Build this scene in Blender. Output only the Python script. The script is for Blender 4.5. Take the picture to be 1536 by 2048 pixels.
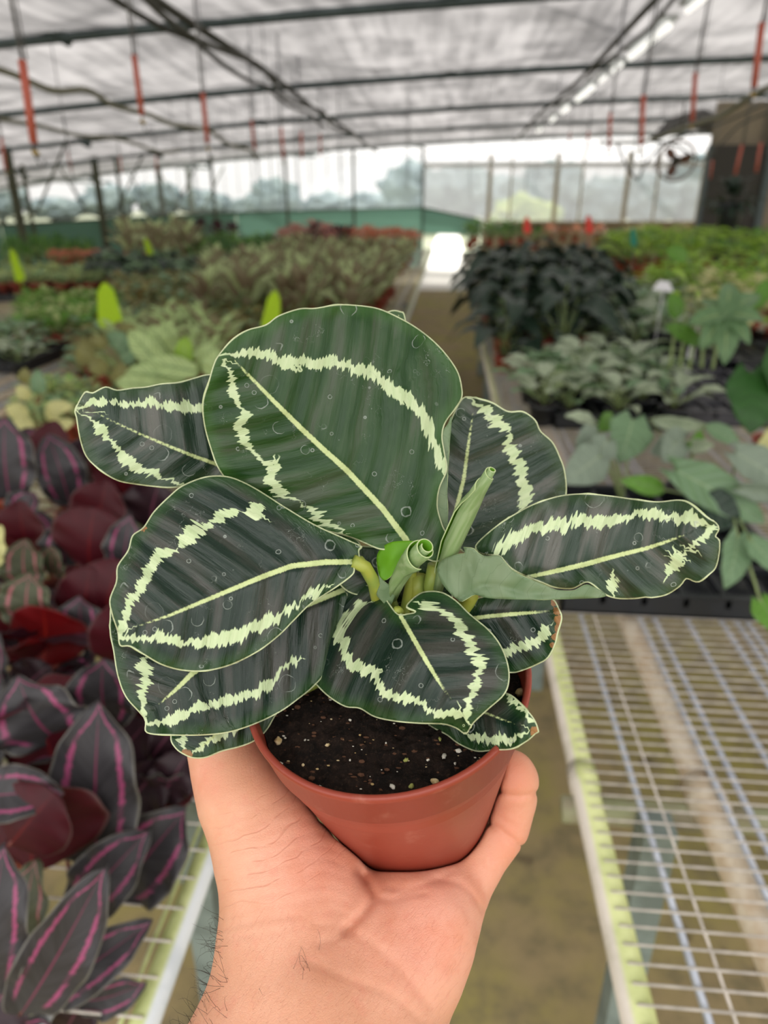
import bpy, bmesh, math, random
import numpy as np
from mathutils import Vector, Matrix, noise as mnoise
from mathutils.geometry import delaunay_2d_cdt
for _o in list(bpy.data.objects): bpy.data.objects.remove(_o)
SC = bpy.context.scene; COL = SC.collection; PI = math.pi
# ------------------------------------------------------------ camera, sky, sun, exposure
FPX = 1400.0; PITCH = math.radians(23.85); YAW = math.radians(4.93); CAMZ = 1.6
cam_d = bpy.data.cameras.new('camera'); cam = bpy.data.objects.new('camera', cam_d); COL.objects.link(cam)
cam.location = (0, 0, CAMZ); cam.rotation_euler = (PI/2-PITCH, 0, YAW)
cam_d.sensor_fit = 'VERTICAL'; cam_d.sensor_height = 36; cam_d.lens = 36*FPX/2048
cam_d.clip_start = 0.01; cam_d.clip_end = 400
cam_d.dof.use_dof = True; cam_d.dof.focus_distance = 0.262; cam_d.dof.aperture_fstop = 8.5
SC.camera = cam
SC.view_settings.view_transform = 'Standard'; SC.view_settings.look = 'None'
SC.view_settings.gamma = 1; SC.view_settings.use_curve_mapping = False
SC.view_settings.exposure = 0.08
wd = bpy.data.worlds.new('sky'); SC.world = wd; wd.use_nodes = True
wn = wd.node_tree.nodes; wl = wd.node_tree.links
bg = wn['Background']; bg.inputs['Color'].default_value = (1.0, 0.975, 0.94, 1)
_tc = wn.new('ShaderNodeTexCoord'); _sp = wn.new('ShaderNodeSeparateXYZ'); wl.new(_tc.outputs['Generated'], _sp.inputs[0])   # overcast sky: brighter overhead than at the horizon
_mr = wn.new('ShaderNodeMapRange'); wl.new(_sp.outputs[2], _mr.inputs[0]); _mr.inputs[1].default_value = 0.0; _mr.inputs[2].default_value = 1.0; _mr.inputs[3].default_value = 1.25; _mr.inputs[4].default_value = 3.6
wl.new(_mr.outputs[0], bg.inputs['Strength'])
sun_d = bpy.data.lights.new('sun', 'SUN'); sun_d.energy = 5.0; sun_d.angle = math.radians(4); sun_d.color = (1, .96, .9)
sun = bpy.data.objects.new('sun', sun_d); COL.objects.link(sun)
sun.rotation_euler = (-math.radians(55), 0, math.radians(3)); sun.location = (0, 30, 30)
# ------------------------------------------------------------ projection helpers
CF = Vector((-math.sin(YAW)*math.cos(PITCH), math.cos(YAW)*math.cos(PITCH), -math.sin(PITCH)))
CR = Vector((math.cos(YAW), math.sin(YAW), 0)); CU = CR.cross(CF); C0 = Vector((0, 0, CAMZ))
def P(px, py, d):
    px, py, d = float(px), float(py), float(d); return C0 + d*(CF + (px-768)/FPX*CR - (py-1024)/FPX*CU)
def ray(px, py):
    px, py = float(px), float(py); return CF + (px-768)/FPX*CR - (py-1024)/FPX*CU
def onz(px, py, z):
    r = ray(px, py); return C0 + r*((z-CAMZ)/r.z)
def ony(px, py, y):
    r = ray(px, py); return C0 + r*(y/r.y)
# ------------------------------------------------------------ material mini-language
class MT:
    def __init__(s, name):
        s.m = bpy.data.materials.new(name); s.m.use_nodes = True
        s.t = s.m.node_tree; s.n = s.t.nodes; s.l = s.t.links; s.b = s.n['Principled BSDF']; s.out = s.n['Material Output']
    def put(s, inp, v):
        if hasattr(v, 'links') or isinstance(v, bpy.types.NodeSocket): s.l.new(v, inp)
        else:
            if isinstance(v, (tuple, list)) and len(v) == 3 and inp.type == 'RGBA': v = tuple(v)+(1,)
            inp.default_value = v
    def math(s, op, a, b=0.0, c=None, clamp=False):
        n = s.n.new('ShaderNodeMath'); n.operation = op; n.use_clamp = clamp
        s.put(n.inputs[0], a); s.put(n.inputs[1], b)
        if c is not None: s.put(n.inputs[2], c)
        return n.outputs[0]
    def mix(s, f, a, b):
        n = s.n.new('ShaderNodeMix'); n.data_type = 'RGBA'; s.put(n.inputs[0], f)
        s.put(n.inputs[6], a); s.put(n.inputs[7], b); return n.outputs[2]
    def attr(s, name):
        n = s.n.new('ShaderNodeAttribute'); n.attribute_name = name; return n.outputs['Fac']
    def uv(s):
        n = s.n.new('ShaderNodeUVMap'); n.uv_map = 'UVMap'
        q = s.n.new('ShaderNodeSeparateXYZ'); s.l.new(n.outputs[0], q.inputs[0]); return q.outputs[0], q.outputs[1]
    def obj(s): return s.n.new('ShaderNodeTexCoord').outputs['Object']
    def vec(s, x, y, z=0.0):
        n = s.n.new('ShaderNodeCombineXYZ'); s.put(n.inputs[0], x); s.put(n.inputs[1], y); s.put(n.inputs[2], z); return n.outputs[0]
    def noise(s, v, sc=5.0, det=2.0, rough=.5):
        n = s.n.new('ShaderNodeTexNoise'); s.put(n.inputs['Vector'], v); n.inputs['Scale'].default_value = sc
        n.inputs['Detail'].default_value = det; n.inputs['Roughness'].default_value = rough; return n.outputs['Fac']
    def voro(s, v, sc=5.0, feat='F1'):
        n = s.n.new('ShaderNodeTexVoronoi'); n.feature = feat; s.put(n.inputs['Vector'], v); n.inputs['Scale'].default_value = sc; return n
    def step(s, x, a, b):     # smooth 0..1 from a to b
        n = s.n.new('ShaderNodeMapRange'); n.interpolation_type = 'SMOOTHSTEP'; s.put(n.inputs[0], x)
        n.inputs[1].default_value = a; n.inputs[2].default_value = b; return n.outputs[0]
    def bump(s, h, st=.3, dist=.001):
        n = s.n.new('ShaderNodeBump'); s.put(n.inputs['Height'], h); n.inputs['Strength'].default_value = st
        n.inputs['Distance'].default_value = dist; s.l.new(n.outputs[0], s.b.inputs['Normal']); return n.outputs[0]
    def fin(s, col, rough=.5, spec=.5, metal=0.0, trans=None, tf=.2):
        s.put(s.b.inputs['Base Color'], col); s.put(s.b.inputs['Roughness'], rough)
        s.put(s.b.inputs['Specular IOR Level'], spec); s.put(s.b.inputs['Metallic'], metal)
        if trans is not None:
            t = s.n.new('ShaderNodeBsdfTranslucent'); s.put(t.inputs[0], trans)
            mx = s.n.new('ShaderNodeMixShader'); mx.inputs[0].default_value = tf
            s.l.new(s.b.outputs[0], mx.inputs[1]); s.l.new(t.outputs[0], mx.inputs[2]); s.l.new(mx.outputs[0], s.out.inputs[0])
        return s.m
def plain(name, c, rough=.5, spec=.5, metal=0, var=0.0, sc=20, c2=None):
    k = MT(name)
    if var or c2:
        nz = k.noise(k.obj(), sc, 4); c2 = c2 or tuple(x*(1-var) for x in c)
        return k.fin(k.mix(k.step(nz, .35, .65), c, c2), rough, spec, metal)
    return k.fin(c, rough, spec, metal)
# ------------------------------------------------------------ mesh builder
class MB:
    def __init__(s): s.v = []; s.f = []; s.uv = []; s.mi = []
    def add(s, vs, fs, uvs=None, mi=0):
        o = len(s.v); s.v += [tuple(v) for v in vs]
        for k, f in enumerate(fs):
            s.f.append(tuple(o+i for i in f)); s.mi.append(mi)
            s.uv += [(uvs[i] if uvs else (0, 0)) for i in f]
    def box(s, x0, x1, y0, y1, z0, z1, mi=0):
        vs = [(x, y, z) for x in (x0, x1) for y in (y0, y1) for z in (z0, z1)]
        s.add(vs, [(0,1,3,2),(4,6,7,5),(0,4,5,1),(2,3,7,6),(0,2,6,4),(1,5,7,3)], None, mi)
    def tube(s, pts, r, n=8, mi=0, cap=True, uvl=True):
        pts = [Vector(p) for p in pts]; m = len(pts); rs = r if isinstance(r, (list, tuple)) else [r]*m
        vs = []; uvs = []; prev = None
        for i, p in enumerate(pts):
            t = (pts[min(i+1, m-1)]-pts[max(i-1, 0)]).normalized()
            if prev is None: e = t.orthogonal().normalized()
            else: e = (prev - t*prev.dot(t)); e = e.normalized() if e.length > 1e-6 else t.orthogonal().normalized()
            prev = e; g = t.cross(e)
            for k in range(n):
                a = 2*PI*k/n; vs.append(p + rs[i]*(math.cos(a)*e+math.sin(a)*g)); uvs.append((i/(m-1), k/n))
        fs = [(i*n+k, i*n+(k+1) % n, (i+1)*n+(k+1) % n, (i+1)*n+k) for i in range(m-1) for k in range(n)]
        if cap: fs += [tuple(range(n-1, -1, -1)), tuple((m-1)*n+k for k in range(n))]
        s.add(vs, fs, uvs, mi)
    def lathe(s, prof, n=48, c=(0, 0, 0), mi=0):   # prof (r,z) open profile
        vs = [(c[0]+r*math.cos(2*PI*k/n), c[1]+r*math.sin(2*PI*k/n), c[2]+z) for r, z in prof for k in range(n)]
        fs = [(i*n+k, i*n+(k+1) % n, (i+1)*n+(k+1) % n, (i+1)*n+k) for i in range(len(prof)-1) for k in range(n)]
        s.add(vs, fs, None, mi)
    def leaf(s, base, tip, nrm, W, arch=.12, fold=.12, shape='oval', nu=8, nv=6, mi=0, rip=0.0, ph=0.0, droop=0.0):
        base = Vector(base); tip = Vector(tip); d = tip-base; L = d.length; d.normalize()
        nrm = Vector(nrm); nrm = (nrm-d*nrm.dot(d)).normalized(); sd = d.cross(nrm)
        vs = []; uvs = []
        for i in range(nu+1):
            u = i/nu
            if shape == 'oval': w = math.sin(PI*min(max(u, .0), 1)**.85)**.75
            elif shape == 'round': w = math.sin(PI*min(max(u, .0), 1)**.92)**.52*(1-.25*max(0, u-.8)/.2)
            elif shape == 'lance': w = math.sin(PI*u**.7)**1.1
            elif shape == 'heart': w = (min(1, .35+2.2*u) if u < .3 else math.cos((u-.3)/.7*PI/2)**.75)
            else: w = math.sin(PI*u)**.6
            w = max(w, .02)
            for j in range(nv+1):
                v = j/nv*2-1
                back = -.16*L*abs(v)**1.5*(1-u)**3 if shape == 'heart' else 0
                z = arch*L*math.sin(PI*u) + fold*W*abs(v)**1.3*w - droop*L*u*u + rip*W*math.sin(u*19+ph+v*2)*abs(v)**2
                vs.append(base + d*(u*L+back) + sd*(v*w*W/2) + nrm*z); uvs.append((u, (v+1)/2))
        fs = [(i*(nv+1)+j, i*(nv+1)+j+1, (i+1)*(nv+1)+j+1, (i+1)*(nv+1)+j) for i in range(nu) for j in range(nv)]
        s.add(vs, fs, uvs, mi)
    def mesh(s, name, mats, smooth=True):
        m = bpy.data.meshes.new(name); m.from_pydata(s.v, [], s.f)
        u = m.uv_layers.new(name='UVMap'); u.data.foreach_set('uv', [c for q in s.uv for c in q])
        for q in (mats if isinstance(mats, (list, tuple)) else [mats]): m.materials.append(q)
        m.polygons.foreach_set('material_index', s.mi); m.polygons.foreach_set('use_smooth', [smooth]*len(s.f))
        m.update(); return m
    def build(s, name, mats, parent=None, smooth=True): return link(name, s.mesh(name, mats, smooth), parent)
def link(name, mesh, parent=None):
    o = bpy.data.objects.new(name, mesh); COL.objects.link(o)
    if parent is not None:
        o.parent = parent; o.matrix_parent_inverse = Matrix.Translation(parent.location).inverted() if parent.rotation_euler.z == 0 else (Matrix.Translation(parent.location) @ parent.rotation_euler.to_matrix().to_4x4()).inverted()
    return o
def localchild(name, mesh, parent):
    o = bpy.data.objects.new(name, mesh); COL.objects.link(o); o.parent = parent; return o
def tag(o, label, cat, group=None, kind=None):
    if label: o['label'] = label
    if cat: o['category'] = cat
    if group: o['group'] = group
    if kind: o['kind'] = kind
    return o
def empty(name, loc=(0, 0, 0), label=None, cat=None, group=None):
    o = bpy.data.objects.new(name, None); COL.objects.link(o); o.location = loc; o.empty_display_size = .05
    return tag(o, label, cat, group)
def structure(o): o['kind'] = 'structure'; return o
def copy_tree(o, parent=None):
    c = o.copy(); COL.objects.link(c); c.parent = parent
    for ch in [q for q in KIDS.get(o.name, [])]: copy_tree(ch, c)
    return c
KIDS = {}
rnd = random.Random(7)
# ------------------------------------------------------------ materials
def m_concrete():
    k = MT('mossy_concrete'); o = k.obj(); a = k.step(k.noise(o, 1.7, 5, .6), .38, .62); b = k.step(k.noise(o, 9, 6, .65), .4, .7); d = k.step(k.noise(o, 4.1, 4, .6), .60, .68)
    c = k.mix(a, (.32, .245, .13), (.31, .27, .085)); c = k.mix(b, c, (.20, .165, .09)); c = k.mix(k.math('MULTIPLY', d, .6), c, (.07, .05, .035))
    k.bump(k.noise(o, 30, 6), .4, .004); return k.fin(c, .85, .2)
M_FLOOR = m_concrete()
def m_roof():
    k = MT('shade_fabric'); o = k.obj(); a = k.noise(o, 1.3, 4, .6)
    q = k.n.new('ShaderNodeSeparateXYZ'); k.l.new(o, q.inputs[0])
    st = k.noise(k.vec(k.math('MULTIPLY', q.outputs[0], 9.0), k.math('MULTIPLY', q.outputs[1], .7)), 1, 3)
    c = k.mix(k.step(k.math('ADD', a, k.math('MULTIPLY', st, .6)), .55, 1.05), (.135, .132, .135), (.34, .33, .332))  # cloudy fold shading of the cloth painted in as noise tones
    k.bump(k.math('ADD', a, st), .5, .05)
    return k.fin((.34, .335, .335), .8, .1, 0, c, .62)
M_ROOF = m_roof()
def m_film(name, tr, col):
    k = MT(name); t = k.n.new('ShaderNodeBsdfTransparent'); t.inputs[0].default_value = (1, 1, 1, 1)
    f = k.n.new('ShaderNodeBsdfTranslucent'); f.inputs[0].default_value = col+(1,)
    q = k.n.new('ShaderNodeMixShader'); q.inputs[0].default_value = tr
    k.l.new(f.outputs[0], q.inputs[1]); k.l.new(t.outputs[0], q.inputs[2]); k.l.new(q.outputs[0], k.out.inputs[0]); return k.m
M_FILM = m_film('milky_film', .40, (.26, .265, .275)); M_FILM2 = m_film('haze_film', .72, (.24, .27, .30))
M_NET = plain('green_shade_net', (.09, .24, .165), .8, .1, 0, .25, 3)
k = MT('green_shade_net'); M_NET = k.fin(k.mix(k.noise(k.obj(), 2.5, 3), (.09, .19, .14), (.13, .24, .19)), .8, .1, 0, (.10, .19, .145), .4)
M_STEEL = plain('grey_green_steel', (.09, .12, .125), .5, .4, 0, .2)
M_POST = plain('olive_post', (.085, .09, .055), .7, .3, 0, .3)
M_CABLE = plain('dark_cable', (.06, .055, .045), .6, .3)
M_RAIL = None
def m_rail(name='algae_stained_rail', ax=(.62, .78), pale=((.66, .60, .53), (.5, .46, .38))):
    k = MT(name); o = k.obj(); q = k.n.new('ShaderNodeSeparateXYZ'); g = k.n.new('ShaderNodeNewGeometry'); k.l.new(g.outputs['Normal'], q.inputs[0])
    up = k.step(k.math('ADD', k.math('MULTIPLY', q.outputs[0], ax[0]), k.math('MULTIPLY', q.outputs[2], ax[1])), .12, .40); nz = k.noise(o, 14, 5, .6)
    top = k.mix(k.step(nz, .35, .7), (.62, .66, .30), (.40, .45, .16)); sd = k.mix(k.step(nz, .4, .7), *pale)
    return k.fin(k.mix(up, sd, top), .45, .5)
M_RAIL = m_rail()
M_RAILL = m_rail('algae_stained_white_rail', (-.75, .66), ((.66, .68, .70), (.52, .55, .58)))
M_RAILW = plain('white_grey_rail', (.58, .60, .62), .4, .5, 0, .2, 12)
M_GALV = plain('galvanized_steel', (.42, .45, .52), .38, .6, .35, .3, 60)
M_WIRE = plain('dull_wire', (.74, .68, .62), .5, .5, .2, .3, 40)
M_PIPE = plain('cream_pipe', (.66, .58, .46), .5, .5, 0, 0, 30, (.52, .40, .27))
M_PIPEG = plain('mossy_cross_pipe', (.42, .45, .27), .6, .4, 0, 0, 18, (.36, .32, .22))
M_LEG = plain('grey_bench_leg', (.22, .27, .25), .6, .4, 0, .3)
M_BLACK = plain('black_tray_plastic', (.022, .025, .03), .42, .5, 0, .3, 8)
M_RED = plain('red_tube', (.50, .12, .08), .5, .4)
M_PURE = plain('white_plastic', (.85, .85, .88), .4)
M_LIME = MT('lime_tag').fin((.52, .75, .02), .5, .4, 0, (.62, .85, .02), .35)
M_REDTAG = plain('red_tag', (.75, .05, .03), .5); M_GTAG = plain('green_tag', (.0, .22, .15), .5)
M_POTT = plain('terracotta_pot', (.36, .075, .045), .5, .4)
M_SOIL = MT('dark_soil'); M_SOIL = (lambda k: k.fin(k.mix(k.step(k.noise(k.obj(), 260, 5, .7), .45, .6), (.012, .008, .006), (.045, .028, .018)), .9, .15))(M_SOIL)
def leafmat(name, top, under, mid=None, midw=.05, edge=None, veins=0, vein=None, band=None, bandp=.62, patch=None, rough=.40, tf=.22, tcol=None, spec=.38, var=.35):
    k = MT(name); u, v = k.uv(); a = k.math('ABSOLUTE', k.math('MULTIPLY_ADD', v, 2.0, -1.0)); o = k.obj()
    w = k.math('SUBTRACT', u, k.math('MULTIPLY', a, .28)); nz = k.noise(o, 35, 3); nl = k.noise(k.vec(k.math('MULTIPLY', w, 22.0), a), 1.0, 3)
    c = k.mix(k.step(nl, .3, .7), top, tuple(x*(1-var) for x in top))
    if patch: c = k.mix(k.step(nz, .45, .58), c, patch)
    if veins:
        s = k.math('SINE', k.math('MULTIPLY', w, 6.283*veins)); c = k.mix(k.math('MULTIPLY', k.step(s, .45, .9), .85), c, vein)
    if band:
        jb = k.math('MULTIPLY_ADD', k.noise(k.vec(k.math('MULTIPLY', w, 40.0), k.math('MULTIPLY', a, 2.0)), 1.0, 3), .22, -.11)
        bp = k.math('SUBTRACT', bandp, k.math('MULTIPLY', k.step(u, .8, 1.0), .5))
        db = k.math('ABSOLUTE', k.math('SUBTRACT', k.math('ADD', a, jb), bp))
        c = k.mix(k.math('MULTIPLY', k.math('MULTIPLY', k.step(db, .085, .035), k.step(u, .12, .2)), k.step(k.noise(k.vec(k.math('MULTIPLY', w, 9.0), a), 1.0, 2), .34, .5)), c, band)
    if mid: c = k.mix(k.math('MULTIPLY', k.step(k.math('ADD', a, k.math('MULTIPLY', u, midw*.8)), midw*1.5, midw*.7), k.step(u, .97, .85)), c, mid)
    if edge: c = k.mix(k.step(a, .93, .985), c, edge)
    g = k.n.new('ShaderNodeNewGeometry'); c = k.mix(g.outputs['Backfacing'], c, under)
    return k.fin(c, rough, spec, 0, tcol or tuple(min(1, x*1.6) for x in top), tf)
ORD = ['first','second','third','fourth','fifth','sixth','seventh','eighth','ninth','tenth','eleventh','twelfth','thirteenth','fourteenth','fifteenth','sixteenth','seventeenth','eighteenth']
# ------------------------------------------------------------ large structure
b = MB(); b.box(-14, 10, -3, 19.6, -.1, 0); structure(b.build('floor', M_FLOOR, smooth=False))
b = MB(); b.box(-.62, .55, 14.6, 60, -.09, .004); structure(b.build('floor_path', plain('path_glare_white', (.86, .84, .78), .9, .1, 0, .08, 6), smooth=False))  # path coloured white so the sunlit aisle end burns out
b = MB(); b.box(-70, 70, 19.6, 150, -.12, -.02); b.box(-70, -14, -20, 19.6, -.12, -.02); b.box(10, 70, -20, 19.6, -.12, -.02)
k = MT('sunlit_ground'); structure(b.build('floor_outside', k.fin(k.mix(k.noise(k.obj(), .4, 4), (.27, .27, .20), (.20, .24, .15)), .9, .1), smooth=False))
def cz(x, y=8): return 2.98 + .045*x - .0035*x*x + .02*math.sin(y*1.9)
b = MB(); nx, ny = 60, 120; vs = []; fs = []
for i in range(nx+1):
    for j in range(ny+1):
        x = -13+i*22.5/nx; y = -.8+j*20.9/ny; bay = ((y-.3) % 3.15)/3.15
        vs.append((x, y, cz(x, y)+.05-.10*math.sin(PI*bay)+.03*mnoise.noise(Vector((x*.9, y*1.3, 3)))))
fs = [(i*(ny+1)+j, i*(ny+1)+j+1, (i+1)*(ny+1)+j+1, (i+1)*(ny+1)+j) for i in range(nx) for j in range(ny)]
b.add(vs, fs); structure(b.build('ceiling', M_ROOF))
# roof beams across, with the bowed truss lattice above the cloth
BY = [6.25+3.2*i for i in range(-1, 5)]
for y in BY:
    b = MB(); r = .035
    b.tube([(x, y, cz(x, y)-.02) for x in np.linspace(-13, 9.4, 24)], r, 8)
    tag(b.build('roof_beam', M_STEEL), ORD[BY.index(y)]+' grey green steel tube from the camera crossing under the roof cloth', 'beam', 'cross tubes under the roof cloth')
for y in BY:
    b = MB(); y2 = y+.6
    for s0 in (-12, -9, -6, -3, 0, 3, 6):
        b.tube([(s0, y, cz(s0)+.16), (s0+1.5, y, cz(s0)+.9)], .05, 6); b.tube([(s0+1.5, y, cz(s0)+.9), (s0+3, y, cz(s0)+.16)], .05, 6)
        b.tube([(s0, y, cz(s0)+.2), (s0+2.2, y+2.6, cz(s0)+.2)], .045, 6)
    b.tube([(x, y, cz(x)+.95) for x in np.linspace(-12, 9, 12)], .03, 6)
    tag(b.build('roof_truss', M_STEEL), 'lattice roof truss seen as a shadow through the grey cloth', 'truss', 'trusses above the roof cloth')
# lengthwise cable bundles
def sag(p, q, n, s, jit=0, seed=0):
    r = random.Random(seed); p = Vector(p); q = Vector(q); out = []
    for i in range(n+1):
        t = i/n; v = p.lerp(q, t); v.z -= s*abs(math.sin(PI*t*n/2.0)); v.x += r.uniform(-jit, jit); out.append(v)
    res = []
    for i in range(len(out)-1):
        for t in (0, .34, .67): res.append(out[i].lerp(out[i+1], t))
    res.append(out[-1]); return res
def cable(name, lab, pts, r, mat=M_CABLE, grp=None, extra=()):
    b = MB(); b.tube(pts, r, 7)
    for e in extra: b.tube(e, r*.7, 6)
    return tag(b.build(name, mat), lab, 'cable' if 'cable' in name else 'hose', grp)
y1 = 19
cable('cable_bundle', 'dark cable bundle along the roof left of the aisle', [(-1.83+.03*math.sin(y), y, cz(-1.8)-.15) for y in np.linspace(2.5, y1, 40)], .028,
      extra=([(-1.75+.05*math.sin(y*2), y, cz(-1.8)-.2-.06*abs(math.sin(y*.9))) for y in np.linspace(2.5, 14, 60)], [(-1.93, y, cz(-1.8)-.2-.05*abs(math.sin(y*1.4+1))) for y in np.linspace(2.5, 12, 60)]))
cable('cable_bundle', 'dark conduit along the roof beside the row of tube lights', [(1.46+.03*math.sin(y*.8), y, cz(1.3)-.10) for y in np.linspace(3.0, y1, 40)], .026,
      extra=([(1.54+.03*math.sin(y*2), y, cz(1.3)-.12-.03*abs(math.sin(y))) for y in np.linspace(3, 14, 50)],))
def pxpath(pts, d): 
    out = [P(x, y, dd) for (x, y), dd in zip(pts, d)]; res = []
    for i in range(len(out)-1):
        a = out[max(i-1, 0)]; p = out[i]; q = out[i+1]; c = out[min(i+2, len(out)-1)]
        for t in (0, .25, .5, .75): res.append(.5*((2*p)+(-a+q)*t+(2*a-5*p+4*q-c)*t*t+(-a+3*p-3*q+c)*t**3))
    res.append(out[-1]); return res
M_HOSE = plain('olive_hose', (.20, .19, .13), .6, .3)
cable('drip_hose', 'pale olive hose looping along the left roof, upper one', pxpath([(-60,120),(30,150),(110,182),(175,180),(225,210),(300,230),(350,250),(420,262),(455,288),(500,300),(515,322)], [4,4.3,4.6,5,5.3,5.8,6.2,7,7.6,8.5,9]), .02, M_HOSE)
cable('drip_hose', 'dark olive hose looping along the left roof, lower one', pxpath([(-60,225),(0,238),(80,252),(165,272),(240,278),(320,304),(360,300)], [6.5,6.8,7.5,8.5,9,10.5,11]), .022, M_HOSE)
cable('drip_hose', 'olive hose sagging along the right roof towards the fan', pxpath([(1600,160),(1536,176),(1490,200),(1440,232),(1400,245),(1350,262),(1290,283),(1200,285)], [4.5,5,5.6,6.4,7,8,9,11]), .024, M_HOSE)
for j, (pp, dd) in enumerate([([(1536,205),(1470,235),(1400,262),(1330,285),(1290,330),(1275,358),(1255,335),(1235,290)], 8.5), ([(1536,225),(1480,250),(1430,300),(1400,318),(1350,290),(1300,282)], 9)]):
    cable('fan_cable', ['thin cable looping below the roof left of the round fan', 'thin grey cable hanging to the right of the round fan'][j], pxpath(pp, [dd]*len(pp)), .014, M_CABLE)
# posts with branching braces
for i, (px, py0, d) in enumerate([(8,278,11.8),(186,308,14.7),(314,322,17.6),(375,332,19.9)]):
    top = P(px, py0, d); t = empty('roof_post', (top.x, top.y, 0), ['thick olive roof post at the far left edge with forked braces','second olive roof post from the left with forked braces','third and thinner olive roof post from the left','fourth olive roof post from the left, before the net corner'][i], 'post')
    b = MB(); b.box(top.x-.055, top.x+.055, top.y-.055, top.y+.055, 0, top.z+.1); b.build('post_shaft', M_POST, t, False)
    for s in (-1, 1):
        b = MB(); b.tube([(top.x, top.y, 1.3), (top.x+s*.35, top.y, 1.45), (top.x+s*1.0, top.y+.2, top.z)], .022, 6); b.build('brace', M_POST, t)
# left side: green net along the bottom, open above, thin mullions
cn = [(-16, 12.5), (ony(0, 450, 14.6).x, 14.6), (-5.2, 18.2), (ony(845, 415, 20.2).x, 20.2), (ony(962, 440, 19.4).x, 19.4)]
ztop = [1.15, ony(0, 450, 14.6).z, 1.38, ony(845, 415, 20.2).z, ony(962, 440, 19.4).z]
b = MB()
for i in range(4):
    (xa, ya), (xb, yb) = cn[i], cn[i+1]; n = 14
    for j in range(n):
        t0, t1 = j/n, (j+1)/n; q = []
        for t in (t0, t1):
            x = xa+(xb-xa)*t; y = ya+(yb-ya)*t; z = ztop[i]+(ztop[i+1]-ztop[i])*t; q.append((x, y+.03*math.sin(9*t+i), z))
        lo = .0 if i < 3 else .84
        b.add([(q[0][0], q[0][1], lo), (q[1][0], q[1][1], lo), q[1], q[0]], [(0, 1, 2, 3)])
structure(b.build('wall_left', M_NET))
b = MB()
for i in range(4): b.tube([(cn[i][0], cn[i][1], ztop[i]), (cn[i+1][0], cn[i+1][1], ztop[i+1])], .02, 6)
structure(b.build('trim_1', M_POST))
for i, px in enumerate([60, 245, 430, 575, 708, 845]):
    f = min(max((px)/845, 0), 1); Y = 14.6+(20.2-14.6)*f; p = ony(px, 420, Y)
    b = MB(); b.box(p.x-.03, p.x+.03, p.y-.03, p.y+.03, 0, 2.9)
    tag(b.build('side_mullion', M_POST, smooth=False), ORD[i]+' slim upright from the left standing in the green net', 'upright', 'slim uprights in the green net')
# film above the net towards the corner, and the milky back wall
b = MB(); p0 = ony(400, 410, 18); p1 = (cn[3][0], cn[3][1]+.06)
b.add([(p0.x, p0.y, 1.3), (p1[0], p1[1], 1.3), (p1[0], p1[1], 2.75), (p0.x, p0.y, 2.65)], [(0, 1, 2, 3)]); b.add([(cn[1][0]-4, cn[1][1]-1.6, 1.1), (p0.x, p0.y, 1.3), (p0.x, p0.y, 2.6), (cn[1][0]-4, cn[1][1]-1.6, 2.4)], [(0, 1, 2, 3)]); structure(b.build('window_1', M_FILM2))  # second pane added to veil the left trees in haze
xa, ya = p1[0], p1[1]; pr = ony(1402, 400, 18.6); b = MB()
b.add([(xa, ya, 1.15), (pr.x, pr.y, 1.2), (pr.x, pr.y, 2.42), (xa, ya, 2.62)], [(0, 1, 2, 3)]); structure(b.build('window_2', M_FILM))
M_SILL = plain('tan_sill', (.42, .36, .24), .8, .2, 0, .2)
for i, px in enumerate([978, 1020, 1110, 1160, 1250, 1310, 1400]):
    t = (px-845)/(1402-845); p = ony(px, 400, ya+(pr.y-ya)*t-.06); w = .05 if i % 2 == 0 else .02
    b = MB(); b.box(p.x-w, p.x+w, p.y-.03, p.y+.03, 1.1, 2.7)
    tag(b.build('back_mullion', M_SILL, smooth=False), ORD[i]+' tan upright from the left before the milky back window', 'upright', 'tan uprights of the back window')
b = MB(); pl = ony(962, 440, 19.35); b.box(pl.x, pr.x+.1, pr.y+.1, pr.y+.25, .0, 1.17); b.box(pl.x, pr.x+.1, pr.y-.02, pr.y+.25, 1.13, 1.19); structure(b.build('wall_back', M_SILL, smooth=False))
b = MB(); b.add([(xa, ya-.1, 2.42), (pr.x, pr.y-.1, 2.36), (pr.x, pr.y-.1, 2.46), (xa, ya-.1, 2.52)], [(0,1,2,3)]); b.box(pr.x-.06, pr.x+.1, pr.y-.1, pr.y, 1.1, 2.7); structure(b.build('trim_2', plain('white_trim', (.7, .72, .72), .5), smooth=False))
# right end: tan panel with a dark doorway
M_TAN = plain('tan_panel', (.30, .25, .185), .8, .2, 0, .15, 2); M_DARK = plain('dark_doorway', (.05, .045, .04), .8)
pa = ony(1405, 400, 13.5); b = MB(); b.box(pa.x, pa.x+5, 13.5, 13.6, 0, 3.1); structure(b.build('wall_right', M_TAN, smooth=False))
pb = ony(1425, 290, 13.4); pc = ony(1502, 470, 13.4); b = MB(); b.box(pb.x, pc.x, 13.38, 13.48, 0, pb.z); structure(b.build('door_1', M_DARK, smooth=False))
b = MB(); b.box(pb.x-.06, pb.x, 13.34, 13.44, 0, pb.z); b.box(pc.x, pc.x+.12, 13.34, 13.44, 0, 3.05); structure(b.build('trim_3', M_STEEL, smooth=False))
b = MB(); b.tube([P(1300,280,11.5), P(1345,250,11.8), P(1400,238,12), P(1470,262,12.2), P(1500,285,12.2)], [.03,.12,.16,.12,.03], 10)
tag(b.build('rolled_cloth', M_ROOF), 'bulging roll of grey cloth hanging over the dark doorway', 'cloth')
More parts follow.
